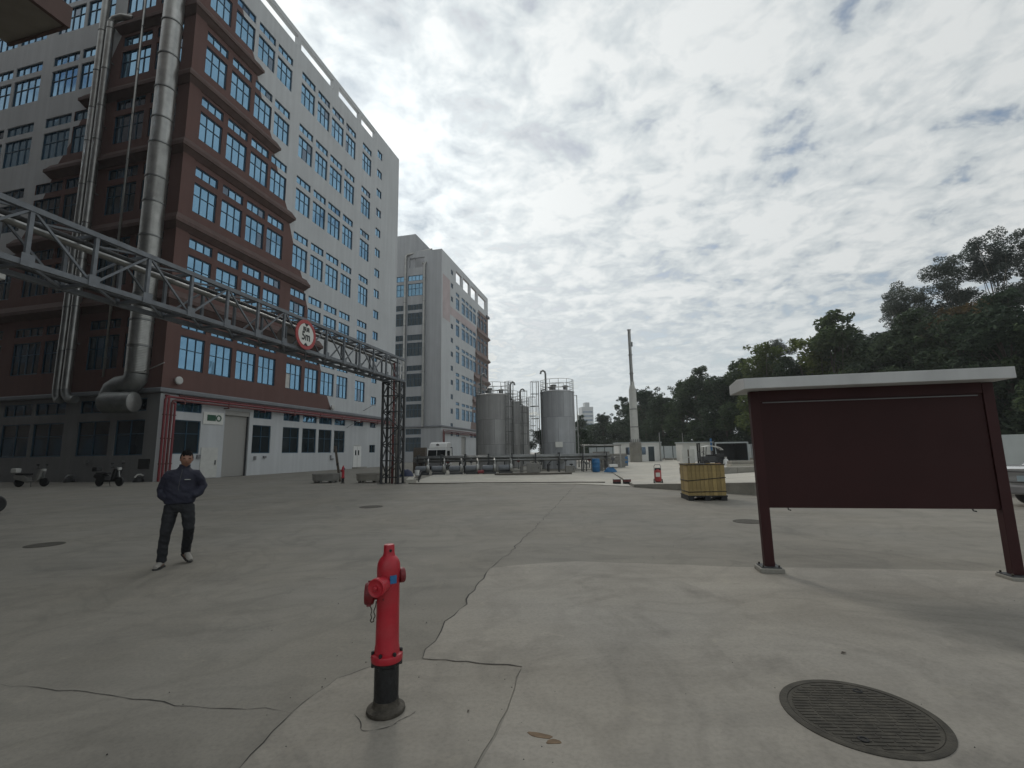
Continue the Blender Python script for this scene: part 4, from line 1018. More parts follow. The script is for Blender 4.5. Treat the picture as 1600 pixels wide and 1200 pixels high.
MB().box(-1.25, 1.35, -.12, .12, 1.2, 1.28).build('coping', M['kerb'], bw)

# pump shelter frame right of the lone tank
sf = thing('valve_rack', 'low grey pipe frame with valves to the side of the lone tank', 'valve rack', (6.9, 41.5, .05))
for x in (-.6, 2.6): MB().beam((x, 0, 0), (x, 0, 2.05), .09).build('post', M['galv'], sf)
MB().tube([(-.9, 0, 2.05), (2.7, 0, 2.05)], .06, 8).build('rail', M['galv'], sf)
for k in range(5): MB().tube([(-.4 + k * .6, .2, .1), (-.4 + k * .6, .2, .9), (-.2 + k * .6, .2, 1.0)], .07, 8).lathe([(.16, 0), (.16, .2)], 12, 0, Tm((-.4 + k * .6, .2, .4))).build('valve', M['galv_dark'], sf)
MB().box(.3, 1.7, .3, .9, .0, 1.5).build('housing', M['grey_block'], sf)

# lamp pole and short poles
def pole(loc, h, label, arm=True, r=.06):
    t = thing('lamp_post', label, 'lamp post', loc); MB().tube([(0, 0, 0), (0, 0, h)], [r, r * .7], 10).build('pole', M['galv'], t); MB().lathe([(r * 2.2, 0), (r * 2.2, .03), (r * 1.3, .05), (r * 1.3, .3)], 12).build('base', M['galv'], t)
    if arm: MB().tube([(0, 0, h - .05), (-.35, 0, h), (-.6, 0, h + .02)], .03, 6).build('arm', M['galv'], t); MB().box(-.95, -.5, -.1, .1, h - .03, h + .04).build('lamp_head', M['lamp'], t, bev=.015)
pole((6.3, 45, .05), 7.0, 'slim grey lamp post next to the lone tank')
pole((19.8, 63, .02), 3.9, 'thin short pole standing beside the white cabin', False, .09)
pole((24, 66, .02), 3.9, 'thin dark pole rising behind the open hut', False, .07)

# chimney mast
ch = thing('chimney', 'slender steel chimney on a thick pale concrete base', 'chimney', (15.7, 60, .02))
MB().lathe([(.76, 0), (.76, 2.5), (.7, 2.55), (.7, 2.62), (.62, 2.62)], 28).build('base', M['kerb'], ch)
MB().lathe([(.52, 2.6), (.46, 9.3), (.3, 10.0)], 20).build('lower_shaft', M['off_white'], ch)
MB().lathe([(.22, 9.8), (.2, 17.4), (.26, 17.42), (.26, 17.5), (.15, 17.5)], 16).build('upper_shaft', M['galv'], ch)
for z in (4.5, 6.8, 9, 11.5, 14): MB().lathe([(.5 if z < 9 else .25, z), (.54 if z < 9 else .28, z + .02), (.54 if z < 9 else .28, z + .1), (.5 if z < 9 else .25, z + .12)], 18).build('band', M['galv_dark'], ch)
MB().box(-.15, .15, -.6, -.4, 9.3, 10.4).build('junction_box', M['off_white'], ch); MB().box(.2, .36, -.1, .1, 15.2, 15.8).build('junction_box', M['galv_dark'], ch)
mb = MB()
for k in range(14): mb.beam((math.cos(R(k * 26)) * .62, math.sin(R(k * 26)) * .62, 2.55), (math.cos(R(k * 26)) * .62, math.sin(R(k * 26)) * .62, 3.0), .07)
mb.build('anchor_bolts', M['galv_dark'], ch)

# white cabin, hut with open shelter, hoarding
cb = thing('site_cabin', 'white prefab site cabin behind the chimney base', 'cabin', (17.2, 65, .02))
MB().box(-2.9, 2.9, -1.4, 1.4, 0, 2.55).build('body', M['white_paint'], cb); MB().box(-3.0, 3.0, -1.55, 1.5, 2.55, 2.68).build('roof', M['hoarding'], cb)
for x0, x1 in ((-.1, .8), ): MB().box(x0, x1, -1.44, -1.4, 1.0, 2.0).build('window', M['dim_pane'], cb)
MB().box(1.15, 1.95, -1.44, -1.4, .05, 2.05).build('door', M['dark_pane'], cb); MB().box(2.75, 2.95, -1.5, -1.38, 0, 2.55).build('corner_post', M['hoarding'], cb); MB().box(-1.9, -1.1, -1.44, -1.4, 1.0, 2.0).build('window', M['dim_pane'], cb)
hu = thing('site_hut', 'white hut joined to a dark open-fronted steel shelter behind the forklift', 'hut', (25.1, 60, .02))
MB().box(-3.8, 0, -1.2, 1.2, 0, 2.4).build('hut_body', M['off_white'], hu); MB().box(-3.9, .1, -1.35, 1.3, 2.4, 2.5).build('hut_roof', M['hoarding'], hu)
MB().box(0.15, 4.3, -1.6, -1.45, 2.25, 2.42).box(.15, .28, -1.6, -1.48, 0, 2.25).box(4.15, 4.3, -1.6, -1.48, 0, 2.25).build('shelter_frame', M['hoarding'], hu)
MB().box(.15, 4.3, 2.0, 2.1, 0, 2.3).box(4.2, 4.28, -1.45, 2, 0, 2.3).build('shelter_wall', M['steel_dark'], hu); MB().box(.1, 4.35, -1.5, 2.1, 2.3, 2.38).build('shelter_roof', M['dark_grey_wall'], hu)
MB().box(-.3, -.1, -1.3, -1.2, 0, 2.9).build('blue_post', M['blue'], hu); MB().box(-2.9, -2.0, -1.23, -1.2, .1, 2.0).build('door', M['white_paint'], hu)
fe = thing('hoarding', 'pale ribbed site hoarding below the dark trees', 'fence', (0, 0, 0))
fp = [(12, 74), (30.5, 66), (32.5, 50), (31.5, 34), (28.8, 27.6), (33, 22)]
pm = MB().box(0, 1.16, -.02, .02, .38, 2.15).mesh('panel', [M['hoarding']]); bm_ = MB().box(0, 1.16, -.08, .08, -.1, .36).mesh('base', [M['kerb']]); rm_ = MB().box(-.03, .03, -.05, .05, 0, 2.2).mesh('post', [M['steel']])
for a, b in zip(fp[:-1], fp[1:]):
    a, b = Vector((*a, 0)), Vector((*b, 0)); d = b - a; n = max(1, int(d.length / 1.2)); rz = math.atan2(d.y, d.x)
    for k in range(n):
        p_ = a + d * (k / n); place(pm, 'panel', fe, p_, rz); place(bm_, 'base', fe, p_, rz); place(rm_, 'post', fe, p_, rz)

# slab wall and concrete blocks
sw = thing('concrete_barrier', 'long low pale concrete barrier behind the yellow tote', 'barrier', (9.8, 27.6, .2), R(-4)); 
for k in range(4): MB().box(k * 1.55, k * 1.55 + 1.53, -.3, .3, 0, .36).build('segment', M['kerb'], sw, bev=.02)
for i, (x, y, lab) in enumerate(((14.6, 30.6, 'pale concrete block beside the maroon post, upper of the two'), )):
    cbk = thing('concrete_block', 'pale concrete block stacked low behind the notice board post', 'block', (15.0, 31, .2), R(-3)); MB().box(-.8, .8, -.4, .4, 0, .42).build('block', M['yard'], cbk, bev=.02); MB().box(-.75, .75, -.42, .38, .43, .6).build('cap', M['kerb'], cbk, bev=.02)

# yellow tote on black pallet
ib = thing('yellow_tote', 'weathered yellow ribbed tote strapped on a black pallet', 'tote', (6.2, 15.55, 0), R(-7))
MB().box(-.545, .545, -.49, .49, .17, 1.1).build('inner_tank', M['yellow'], ib)
pl_ = MB().box(0, .118, -.022, 0, .16, 1.14).mesh('slat', [M['yellow']])
for k in range(9):
    place(pl_, 'slat', ib, (-.565 + k * .126, -.495, 0)); place(pl_, 'slat', ib, (.565 - k * .126, .495, 0), math.pi)
for k in range(8):
    place(pl_, 'slat', ib, (.55, -.5 + k * .126, 0), math.pi / 2); place(pl_, 'slat', ib, (-.55, .5 - k * .126, 0), -math.pi / 2)
def loopz(z, tilt, r, m, nm): MB().tube([(-.58, -.525, z), (.58, -.525, z + tilt), (.58, .525, z + tilt * .5), (-.58, .525, z), (-.58, -.525, z)], r, 6).build(nm, m, ib)
loopz(.62, .1, .014, M['rust_iron'], 'strap'); loopz(.27, .02, .014, M['rust_iron'], 'strap'); MB().tube([(-.58, -.53, 1.13), (.58, -.53, 1.13), (.58, .53, 1.13), (-.58, .53, 1.13), (-.58, -.53, 1.13)], .018, 6).build('top_rail', M['rust_iron'], ib)
MB().lathe([(.16, 1.1), (.16, 1.15), (.03, 1.16)], 18).build('lid', M['black'], ib)
for x in (-.5, 0, .5): MB().box(x - .09, x + .09, -.52, .52, 0, .12).build('pallet_block', M['black'], ib)
MB().box(-.6, .6, -.53, .53, .12, .16).build('pallet_deck', M['black'], ib)

# red wheeled extinguisher
ex = thing('extinguisher_cart', 'small red wheeled fire extinguisher at the platform edge', 'fire extinguisher', (6.3, 20.6, .18), R(-15))
MB().lathe([(.12, .08), (.145, .12), (.145, .52), (.11, .6), (.05, .64)], 18).build('cylinder', M['sign_red'], ex); MB().box(-.12, .12, -.1, .1, .55, .66).build('valve_cover', M['black'], ex, bev=.03)
MB().tube([(-.14, .1, .1), (-.14, .1, .72), (-.1, .1, .8), (.1, .1, .8), (.14, .1, .72), (.14, .1, .1)], .014, 6).build('handle', M['grey_plastic'], ex); MB().box(-.09, .09, -.15, -.146, .28, .46).build('label_plate', M['sign_white'], ex)
for x in (-.17, .17): MB().lathe([(.02, -.02), (.09, -.02), (.09, .02), (.02, .02)], 16, 0, Tm((x, .06, .09), ry=R(90))).build('wheel', M['black'], ex)
MB().box(-.2, .2, -.1, .1, .03, .07).build('foot', M['black'], ex)
for i, (x, y, lab) in enumerate(((5.0, 22.9, 'small red and white block on the yard edge, closer to the hose end'), (5.45, 22.75, 'small red and white block on the yard edge, closer to the extinguisher'))):
    q = thing('marker_block', lab, 'block', (x, y, .035), R(10), 'small blocks on the yard edge'); MB().box(-.16, .16, -.12, .12, 0, .09).build('base', M['black'], q); MB().box(-.17, .17, -.1, .1, .09, .2).build('body', M['dull_red'], q, bev=.01); MB().box(-.175, .175, -.105, .105, .2, .235).build('top', M['off_white'], q)

# forklift
fk = thing('forklift', 'black forklift with a curved white roof parked before the white hut', 'forklift', (16.75, 42, .12), R(-8))
MB().box(.1, 1.7, -.5, .5, .3, .85).build('chassis', M['steel_dark'], fk, bev=.05); MB().box(1.1, 1.95, -.5, .5, .35, 1.05).build('counterweight', M['black'], fk, bev=.12); MB().box(.55, 1.1, -.3, .3, .85, 1.0).build('seat', M['black'], fk, bev=.04); MB().box(1.0, 1.15, -.3, .3, .95, 1.35).build('backrest', M['black'], fk, bev=.04)
for y in (-.35, .35): MB().beam((-.12, y, .1), (-.12, y, 2.05), .12).build('mast_rail', M['black'], fk)
for z in (.5, 1.3, 2.0): MB().beam((-.12, -.4, z), (-.12, .4, z), .1).build('mast_cross', M['black'], fk)
for y in (-.25, .25): MB().box(-1.2, -.15, y - .06, y + .06, .1, .15).build('fork', M['steel_dark'], fk)
for x, y in ((.35, -.45), (.35, .45), (1.6, -.45), (1.6, .45)):
    MB().beam((x, y, .85), (x + (.1 if x < 1 else -.1), y, 1.68), .05).build('roof_post', M['black'], fk); MB().lathe([(.08, -.09), (.26, -.09), (.28, -.05), (.28, .05), (.26, .09), (.08, .09)], 20, 0, Tm((x, y, .28), rx=R(90))).build('wheel', M['black'], fk)
mb = MB(); cr_ = [(.2, 1.72), (.7, 1.8), (1.2, 1.76), (1.6, 1.62), (1.85, 1.42)]; mb.rings([[(x, y, z) for x, z in cr_] + [(x, y, z - .05) for x, z in reversed(cr_)] for y in (-.52, .52)], 0, False, True, True); mb.build('roof', M['white_paint'], fk)
MB().tube([(.35, 0, 1.0), (.25, 0, 1.25)], .03, 6).lathe([(.16, 0), (.17, .015), (.16, .03)], 16, 0, Tm((.25, 0, 1.25), ry=R(-25))).build('steering_wheel', M['black'], fk)
wb = thing('white_bag', 'white sack standing behind the forklift', 'sack', (18.55, 41, .12)); lump(MB(), 0, 0, .62, .5, .62, 11).build('body', M['white_paint'], wb); MB().lathe([(.1, 0), (.05, .08), (.12, .2)], 10, 0, Tm((0, 0, .58))).build('tied_neck', M['white_paint'], wb)
tag(lump(MB(), 0, 0, .95, .5, .26, 12).build('red_tarp', M['dull_red'], None, (17.7, 40.6, .14)), 'folded dark red tarp beside the white sack', 'tarp')
ws = thing('pallet_stack', 'stack of pale crates in front of the forklift mast', 'crate stack', (15.75, 42.5, .12), R(-5))
for k in range(2): MB().box(-.55, .55, -.45, .45, .1 + k * .72, .78 + k * .72).build('crate', M['off_white'], ws, bev=.02); MB().box(-.06, .06, -.47, -.45, .12 + k * .72, .76 + k * .72).build('slat', M['wood'], ws)
MB().box(-.6, .6, -.5, .5, 0, .1).build('pallet', M['wood'], ws)

# ================================================================== truck
tk = thing('white_truck', 'white truck with a roof fairing parked beyond the pipe rack', 'truck', (-7.6, 48.5, 0), R(-12))
mb = MB(); sec = [(-1.05, 0), (-1.05, 1.9), (-.95, 2.0)]
prof = [(-.95, .45), (-1.0, 1.0), (-.97, 1.25), (-.80, 2.05), (-.65, 2.15), (.75, 2.15), (.75, .45)]
mb.rings([[(x, y, z) for y, z in prof] for x in (-1.05, 1.05)], 0, False, True, True); mb.build('cab', M['white_paint'], tk, bev=.06)
fa = MB(); fp_ = [(-.72, 2.17), (-.45, 2.62), (-.1, 2.78), (.7, 2.8), (.7, 2.17)]; fa.rings([[(x * (1 if k < 2 else 1), y, z) for y, z in fp_] for k, x in enumerate((-.95, .95))], 0, False, True, True); fa.build('roof_fairing', M['white_paint'], tk, bev=.08)
lg = MB().lathe([(.02, 0), (.16, 0), (.16, .02), (.02, .02)], 16, 0, Tm((0, -.60, 2.5), rx=R(122))).build('fairing_mark', M['grey_plastic'], tk)
for x0, x1 in ((-.93, -.03), (.03, .93)):
    m_ = MB(); m_.face([(x0, -.99, 1.28), (x1, -.99, 1.28), (x1, -.835, 1.98), (x0, -.835, 1.98)]); m_.face([(x0, -.97, 1.28), (x0, -.815, 1.98), (x1, -.815, 1.98), (x1, -.97, 1.28)]); m_.build('windscreen', M['car_glass'], tk)
for x in (-1.06, 1.06): MB().box(x - .006, x + .006, -.7, .1, 1.3, 1.9).build('side_window', M['car_glass'], tk); MB().box(x * 1.13 - .05, x * 1.13 + .05, -1.0, -.9, 1.2, 1.75).build('mirror', M['black'], tk)
MB().box(-1.05, 1.05, -1.08, -.95, .35, .75).build('bumper', M['grey_plastic'], tk, bev=.03)
for x in (-.8, .8): MB().box(x - .18, x + .18, -1.1, -1.07, .6, .78).build('headlight', M['lamp'], tk)
MB().box(-1.05, 1.05, .85, 5.6, .75, 1.0).box(-1.05, 1.05, .85, .95, 1.0, 2.3).build('cargo_bed', M['grey_plastic'], tk)
for x in (-.9, .9):
    for y in (-.2, 4.3): MB().lathe([(.15, -.13), (.42, -.13), (.45, -.08), (.45, .08), (.42, .13), (.15, .13)], 22, 0, Tm((x, y, .45), ry=R(90))).build('wheel', M['black'], tk)

# ================================================================== silver car (tail shows past the board)
car = thing('silver_car', 'silver saloon car whose tail shows beside the maroon board post', 'car', (13.05, 11.95, 0), R(4))
def car_sec(x, zb, zt, hw, tum): return [(x, -hw, zb), (x, -hw * 1.02, (zb + zt) / 2), (x, -hw * tum, zt), (x, 0, zt + .02), (x, hw * tum, zt), (x, hw * 1.02, (zb + zt) / 2), (x, hw, zb)]
mb = MB(); mb.rings([car_sec(0, .45, .96, .80, .9), car_sec(.06, .32, 1.02, .86, .92), car_sec(.6, .25, 1.05, .90, .93), car_sec(1.4, .22, 1.0, .91, .94), (car_sec(2.8, .22, .98, .91, .94)), car_sec(3.9, .25, .88, .9, .93), car_sec(4.5, .3, .78, .84, .9), car_sec(4.62, .4, .68, .76, .9)], 0, True, True, True); mb.build('body', M['silver'], car, bev=.0)
mb = MB(); mb.rings([[(.75, -.80, 1.0), (.75, .80, 1.0)] + [(.75, .78, 1.03), (.75, -.78, 1.03)], [(1.35, -.62, 1.40), (1.35, .62, 1.40), (1.35, .6, 1.43), (1.35, -.6, 1.43)], [(2.4, -.62, 1.42), (2.4, .62, 1.42), (2.4, .6, 1.45), (2.4, -.6, 1.45)], [(3.3, -.78, .97), (3.3, .78, .97), (3.3, .76, 1.0), (3.3, -.76, 1.0)]], 0, False, True, True); mb.build('roof', M['silver'], car)
mb = MB(); mb.face([(.80, -.72, 1.05), (.80, .72, 1.05), (1.33, .58, 1.42), (1.33, -.58, 1.42)]); mb.face([(2.45, -.58, 1.43), (2.45, .58, 1.43), (3.25, .72, 1.02), (3.25, -.72, 1.02)])
for s_ in (-1, 1): mb.face([(.9, s_ * .80, 1.0), (3.2, s_ * .80, 1.0), (2.45, s_ * .63, 1.4), (1.35, s_ * .63, 1.4)])
mb.build('window', M['car_glass'], car)
MB().box(-.07, .15, -.86, .86, .32, .56).build('bumper', M['grey_plastic'], car, bev=.05); MB().box(-.055, -.02, -.86, .86, .885, .91).build('boot_line', M['black'], car)
MB().box(-.05, 0.0, -.26, .26, .66, .80).build('number_plate', M['plate'], car); MB().lathe([(.02, 0), (.055, 0), (.055, .02), (.02, .02)], 16, 0, Tm((-.03, 0, .90), ry=R(-90))).build('badge', M['galv'], car)
MB().box(-.045, .01, -.5, .5, .62, .64).build('trim_line', M['black'], car)
for s_ in (-1, 1): MB().box(-.045, .12, s_ * .68 - .16, s_ * .68 + .16, .72, .88).build('tail_light', M['dull_red'], car, bev=.03)
for x in (.9, 3.6):
    for s_ in (-1, 1):
        w_ = MB().lathe([(.2, -.1), (.30, -.1), (.32, -.06), (.32, .06), (.30, .1), (.2, .1)], 24, 0, Tm((x, s_ * .82, .32), rx=R(90))).build('wheel', M['black'], car); MB().lathe([(.02, -.1), (.2, -.09), (.2, .09), (.02, .1)], 20, 0, Tm((x, s_ * .82, .32), rx=R(90))).build('rim', M['galv'], w_)

# ================================================================== planters, leaning plank
def planter(loc, rz, label, m):
    t = thing('planter', label, 'planter', loc, rz, 'round planters by the far hydrant'); n = 48; rx_, ry_ = .80, .55
    ring = lambda f, z: [((rx_ * f) * math.cos(a) * (1 - .03 * abs(math.sin(a * 7))), (ry_ * f) * math.sin(a) * (1 - .03 * abs(math.sin(a * 7))), z) for a in [2 * math.pi * k / n for k in range(n)]]
    MB().rings([ring(.93, .12), ring(.98, .2), ring(1, .46), ring(1.03, .48), ring(1.03, .54), ring(.93, .54), ring(.92, .46)], 0, True, True, True).build('bowl', m, t)
    MB().rings([ring(.92, .465), ring(.5, .5), ring(.1, .51)], 0, True, False, True).build('soil', M['slab'], t)
    for a in (20, 75, 140, 200, 250, 320): MB().lathe([(.09, 0), (.08, .13)], 8, 0, Tm((.6 * math.cos(R(a)), .38 * math.sin(R(a)), 0))).build('foot', m, t)
planter((-11.35, 28.5, 0), R(8), 'dark weathered round planter beside the leaning plank', M['grey_block']); planter((-8.5, 27.9, 0), R(4), 'grey round planter beside the lattice tower', M['kerb'])
pk = thing('leaning_plank', 'weathered wooden plank leaning behind the dark planter and far hydrant', 'plank', (-10.75, 29.2, 0)); MB().beam((0, 0, 0), (-.42, .1, 2.2), .14, .05, upv=(0, 1, 0)).build('plank', M['wood'], pk); MB().box(-.25, -.15, -.05, .12, 1.0, 1.14).build('clip', M['black'], pk)

# ================================================================== scooters
def scooter(loc, rz, label, body_m, box_m, sc=1.0):
    t = thing('motor_scooter', label, 'scooter', loc, rz, 'scooters parked by the grey wall'); t.scale = (sc, sc, sc)
    for x in (-.62, .66):
        w = MB().lathe([(.12, -.05), (.21, -.055), (.24, -.03), (.245, 0), (.24, .03), (.21, .055), (.12, .05)], 24, 0, Tm((x, 0, .245), rx=R(90))).build('wheel', M['black'], t); MB().lathe([(.02, -.04), (.13, -.03), (.13, .03), (.02, .04)], 16, 0, Tm((x, 0, .245), rx=R(90))).build('rim', M['galv_dark'], w)
    mb = MB(); pr_ = [(-.86, .52), (-.8, .66), (-.3, .64), (-.12, .5), (-.1, .34), (.3, .32), (.3, .26), (-.15, .24), (-.4, .34), (-.7, .42)]
    mb.rings([[(x, y * (1 if .3 < z else 1.0), z) for x, z in pr_] for y in (-.17, .17)], 0, False, True, True); mb.build('body', body_m, t, bev=.025)
    MB().box(-.78, -.05, -.15, .15, .66, .76).build('seat', M['black'], t, bev=.05)
    mb = MB(); ps = [(.3, .3), (.42, .36), (.58, .92), (.5, .98), (.42, .9), (.28, .4)]; mb.rings([[(x, y, z) for x, z in ps] for y in (-.2, .2)], 0, False, True, True); mb.build('leg_shield', body_m, t, bev=.03)
    MB().beam((.66, 0, .25), (.5, 0, .95), .07).build('fork', M['galv_dark'], t); mb = MB(); mb.tube([(.42, -.34, 1.0), (.5, -.1, 1.02), (.5, .1, 1.02), (.42, .34, 1.0)], .02, 6); mb.build('handlebar', M['black'], t)
    for y in (-.3, .3): MB().tube([(.47, y * .8, 1.02), (.46, y, 1.2)], .01, 5).box(.44, .47, y - .07, y + .07, 1.17, 1.27).build('mirror', M['black'], t)
    MB().box(.50, .62, -.1, .1, .86, 1.0).build('headlight', M['lamp'], t, bev=.03); mb = MB(); mb.rings([[(.45 + .25 * math.cos(a), y, .26 + .25 * math.sin(a) + (.03)) for a in [R(40 + 14 * k) for k in range(8)]] for y in (-.07, .07)], 0, True); mb.build('front_fender', body_m, t)
    MB().box(-1.0, -.7, -.17, .17, .8, 1.05).build('top_box', box_m, t, bev=.05); MB().beam((-.1, .1, .24), (-.2, .25, .0), .025).build('stand', M['steel_dark'], t)
    return t
scooter((-24.55, 28.6, 0), R(-9), 'black motor scooter with top box parked at the foot of the grey wall', M['black'], M['black'], 1.12)
scooter((-30.3, 29.6, 0), R(8), 'pale grey motor scooter parked at the foot of the grey wall near the eave building', M['grey_block'], M['off_white'], 1.1)
# tyre edge at the frame's edge: a parked motorbike
scooter((-16.62, 14.15, 0), R(60), 'dark motor scooter of which only a tyre shows at the frame edge', M['black'], M['black'], 1.15)

# ================================================================== manholes, debris
def manhole(loc, r, label, rz=0, ribs=True):
    t = thing('manhole_cover', label, 'manhole cover', loc, rz, 'round covers in the concrete')
    MB().lathe([(r, 0), (r, .004), (r * .985, .007), (r * .9, .007), (r * .895, .002), (r * .89, .002)], 64).build('rim', M['cover'], t)
    MB().lathe([(r * .885, 0), (r * .885, .005), (.01, .006)], 64).build('cover', M['cover'], t)
    if ribs:
        mb = MB(); n = 22
        for k in range(n):
            y = -r * .8 + k * 1.6 * r / (n - 1); h = math.sqrt(max(0, (r * .84) ** 2 - y * y)); m_ = max(2, int(h * 2 / .1))
            for j in range(m_):
                x0 = -h + j * 2 * h / m_; mb.box(x0 + .006, x0 + 2 * h / m_ - .006, y - .008, y + .008, .005, .0085)
        g = mb.build('tread_ribs', M['cover'], t); g['kind'] = 'stuff'
        for a in (60, 240): MB().lathe([(.028, .006), (.028, .0115), (.018, .0115), (.018, .008)], 12, 0, Tm((r * .72 * math.cos(R(a)), r * .72 * math.sin(R(a)), 0))).build('lift_hole', M['black_iron'], t)
manhole((2.085, 3.085, .0065), .43, 'large ribbed iron manhole cover in the pale apron close to the camera', R(-4))
manhole((-9.1, 9.3, .001), .3, 'small dark cover flush in the darker concrete beyond the walking man', 0, False); manhole((-4.49, 14.94, .001), .36, 'small dark cover in the middle of the wide drive', 0, False); manhole((5.23, 10.68, .001), .33, 'small dark cover in the drive behind the notice board', 0, False)
def blot(name, x, y, z, w, h, seed, m, label, cat, rz=0):
    r = random.Random(seed); mb = MB(); n = 26; f1 = [r.uniform(.7, 1.25) for _ in range(n)]; f1 = [(f1[i] + f1[i - 1] + f1[(i + 1) % n]) / 3 for i in range(n)]
    top = [(w * math.cos(2 * math.pi * k / n) * f1[k], h * math.sin(2 * math.pi * k / n) * f1[k], .002) for k in range(n)]; bot = [(a * 1.06, b * 1.06, 0) for a, b, c in top]
    mb.rings([bot, top], 0, True, False, True); return tag(mb.build(name, m, None, (x, y, z), rz), label, cat)
blot('stain_patch', .13, 2.93, .0065, .075, .022, 3, M['stain'], 'larger rust-coloured splash on the pale apron near the camera', 'stain', R(-20)); blot('stain_patch', .2, 2.87, .0065, .045, .02, 4, M['stain'], 'smaller rust-coloured splash touching the larger one', 'stain')
def leaf(x, y, s_, rz, label):
    mb = MB(); mb.face([(-s_, 0, .001), (-.2 * s_, -.35 * s_, .008), (s_, 0, .003), (-.1 * s_, .35 * s_, .012)]); tag(mb.build('fallen_leaf', M['wood'], None, (x, y, .007), rz), label, 'leaf')
leaf(2.58, 3.93, .035, .4, 'dark curled leaf lying above the large manhole cover'); leaf(-.31, 3.19, .018, 1.2, 'tiny dark scrap on the slab to the side of the hydrant')

# loose grit on the slabs
r = random.Random(19); mb = MB()
for k in range(170):
    x, y = r.uniform(-2.5, 6), 2.2 + 6 * r.random() ** 1.6; q = r.uniform(.002, .0065); a = r.uniform(0, 6.28)
    P_ = [Vector((x + q * math.cos(a + b), y + q * .8 * math.sin(a + b), .004)) for b in (0, 1.3, 2.6, 3.9, 5.1)]; t_ = Vector((x, y, .006 + q * .9))
    for i in range(5): mb.face([P_[i], P_[(i + 1) % 5], t_])
mb.build('grit', M['dirt'], autosmooth=False)['kind'] = 'stuff'

# ================================================================== person
pe = thing('person', 'person in navy jacket and black trousers walking with hands in jacket pockets', 'person', (-5.16, 7.32, 0), R(22))
# local frame: faces -y (towards the camera), x to image right
# head: shaped from a sphere with brow, nose, cheeks and chin, joined on the neck
def head_mesh():
    bm = bmesh.new(); bmesh.ops.create_uvsphere(bm, u_segments=32, v_segments=24, radius=1)
    for v in bm.verts:
        x, y, z = v.co; f = max(0, -y)
        sx, sy, sz = .076, .096, .118
        jaw = 1 - .28 * max(0, -z) ** 1.4
        X, Y, Z = x * sx * jaw, y * sy * (1 - .1 * max(0, -z)), z * sz
        if f > .2:
            nose = math.exp(-((x / .16) ** 2)) * math.exp(-(((z + .08) / .22) ** 2)) * f
            Y -= .022 * nose
            brow = math.exp(-(((z - .2) / .1) ** 2)) * f * math.exp(-((x / .6) ** 2)); Y -= .006 * brow
            eye = (math.exp(-(((abs(x) - .36) / .14) ** 2))) * math.exp(-(((z - .07) / .09) ** 2)) * f; Y += .009 * eye
            mouth = math.exp(-((x / .3) ** 2)) * math.exp(-(((z + .42) / .05) ** 2)) * f; Y += .004 * mouth
            lip = math.exp(-((x / .26) ** 2)) * math.exp(-(((z + .5) / .06) ** 2)) * f; Y -= .005 * lip
            chin = math.exp(-((x / .35) ** 2)) * math.exp(-(((z + .82) / .16) ** 2)) * f; Y -= .010 * chin
        v.co = (X, Y, Z)
    return bm
HT = Tm((.055, -.045, 1.607), rx=R(13), rz=R(16)) @ Matrix.Scale(1.07, 4)
def add_head(nm):
    bm = bmesh.new(); bm.from_mesh(nm); hb = head_mesh(); hb.transform(HT)
    t_ = bpy.data.meshes.new('t'); hb.to_mesh(t_); hb.free(); bm.from_mesh(t_); bpy.data.meshes.remove(t_)
    bm.to_mesh(nm); bm.free()
from mathutils import noise as mnoise
def cloth(mb, name, m, voxel, folds=0.0, freq=9, smooth=4, parent=None, extra=None):
    """joins the overlapping tubes into one continuous skin and lays soft folds on it"""
    me = mb.mesh(name, [m])
    if extra: extra(me)
    bm = bmesh.new(); bm.from_mesh(me); bmesh.ops.recalc_face_normals(bm, faces=bm.faces); bm.to_mesh(me); bm.free()
    o = bpy.data.objects.new(name, me); COL.objects.link(o)
    rmod = o.modifiers.new('r', 'REMESH'); rmod.mode = 'VOXEL'; rmod.voxel_size = voxel
    sm = o.modifiers.new('s', 'SMOOTH'); sm.factor = .5; sm.iterations = smooth
    dg = bpy.context.evaluated_depsgraph_get(); nm = bpy.data.meshes.new_from_object(o.evaluated_get(dg)); bpy.data.objects.remove(o)
    nm.materials.clear(); nm.materials.append(m); nm.update()
    if folds:
        no = [v.normal.copy() for v in nm.vertices]
        for v, nn in zip(nm.vertices, no):
            p_ = v.co; q = mnoise.fractal(Vector((p_.x * freq, p_.y * freq, p_.z * freq * 1.7 + p_.x * 6)), 1.0, 2.0, 3)
            v.co = p_ + nn * q * folds
    nm.materials[0] = m
    for p_ in nm.polygons: p_.use_smooth = True; p_.material_index = 0
    return place(nm, name, parent)
def ellring(cx_, cy_, z, hx, hy, n=20): return [(cx_ + hx * math.cos(2 * math.pi * k / n), cy_ + hy * math.sin(2 * math.pi * k / n), z) for k in range(n)]
armL = [(-.06, 0, 1.385), (-.155, 0, 1.365), (-.205, .02, 1.27), (-.25, .05, 1.14), (-.225, .0, 1.065), (-.17, -.06, 1.03), (-.12, -.05, 1.02)]
armR = [(.09, 0, 1.385), (.185, 0, 1.365), (.23, .02, 1.28), (.268, .06, 1.18), (.245, .01, 1.095), (.195, -.055, 1.055), (.14, -.045, 1.04)]
legL = [(-.09, 0, .90), (-.115, -.02, .72), (-.135, -.05, .51), (-.155, -.03, .30), (-.165, -.01, .08)]
legR = [(.10, 0, .90), (.13, -.015, .74), (.155, -.025, .56), (.115, .13, .36), (.065, .305, .155)]
mb = MB(); mb.rings([ellring(0, 0, .84, .12, .09), ellring(0, 0, 1.0, .145, .10), ellring(0, 0, 1.2, .15, .10), ellring(.01, 0, 1.34, .16, .09), ellring(.02, 0, 1.41, .10, .07), ellring(.03, -.01, 1.45, .055, .055), ellring(.045, -.025, 1.57, .055, .058)], 0, True, True, True)
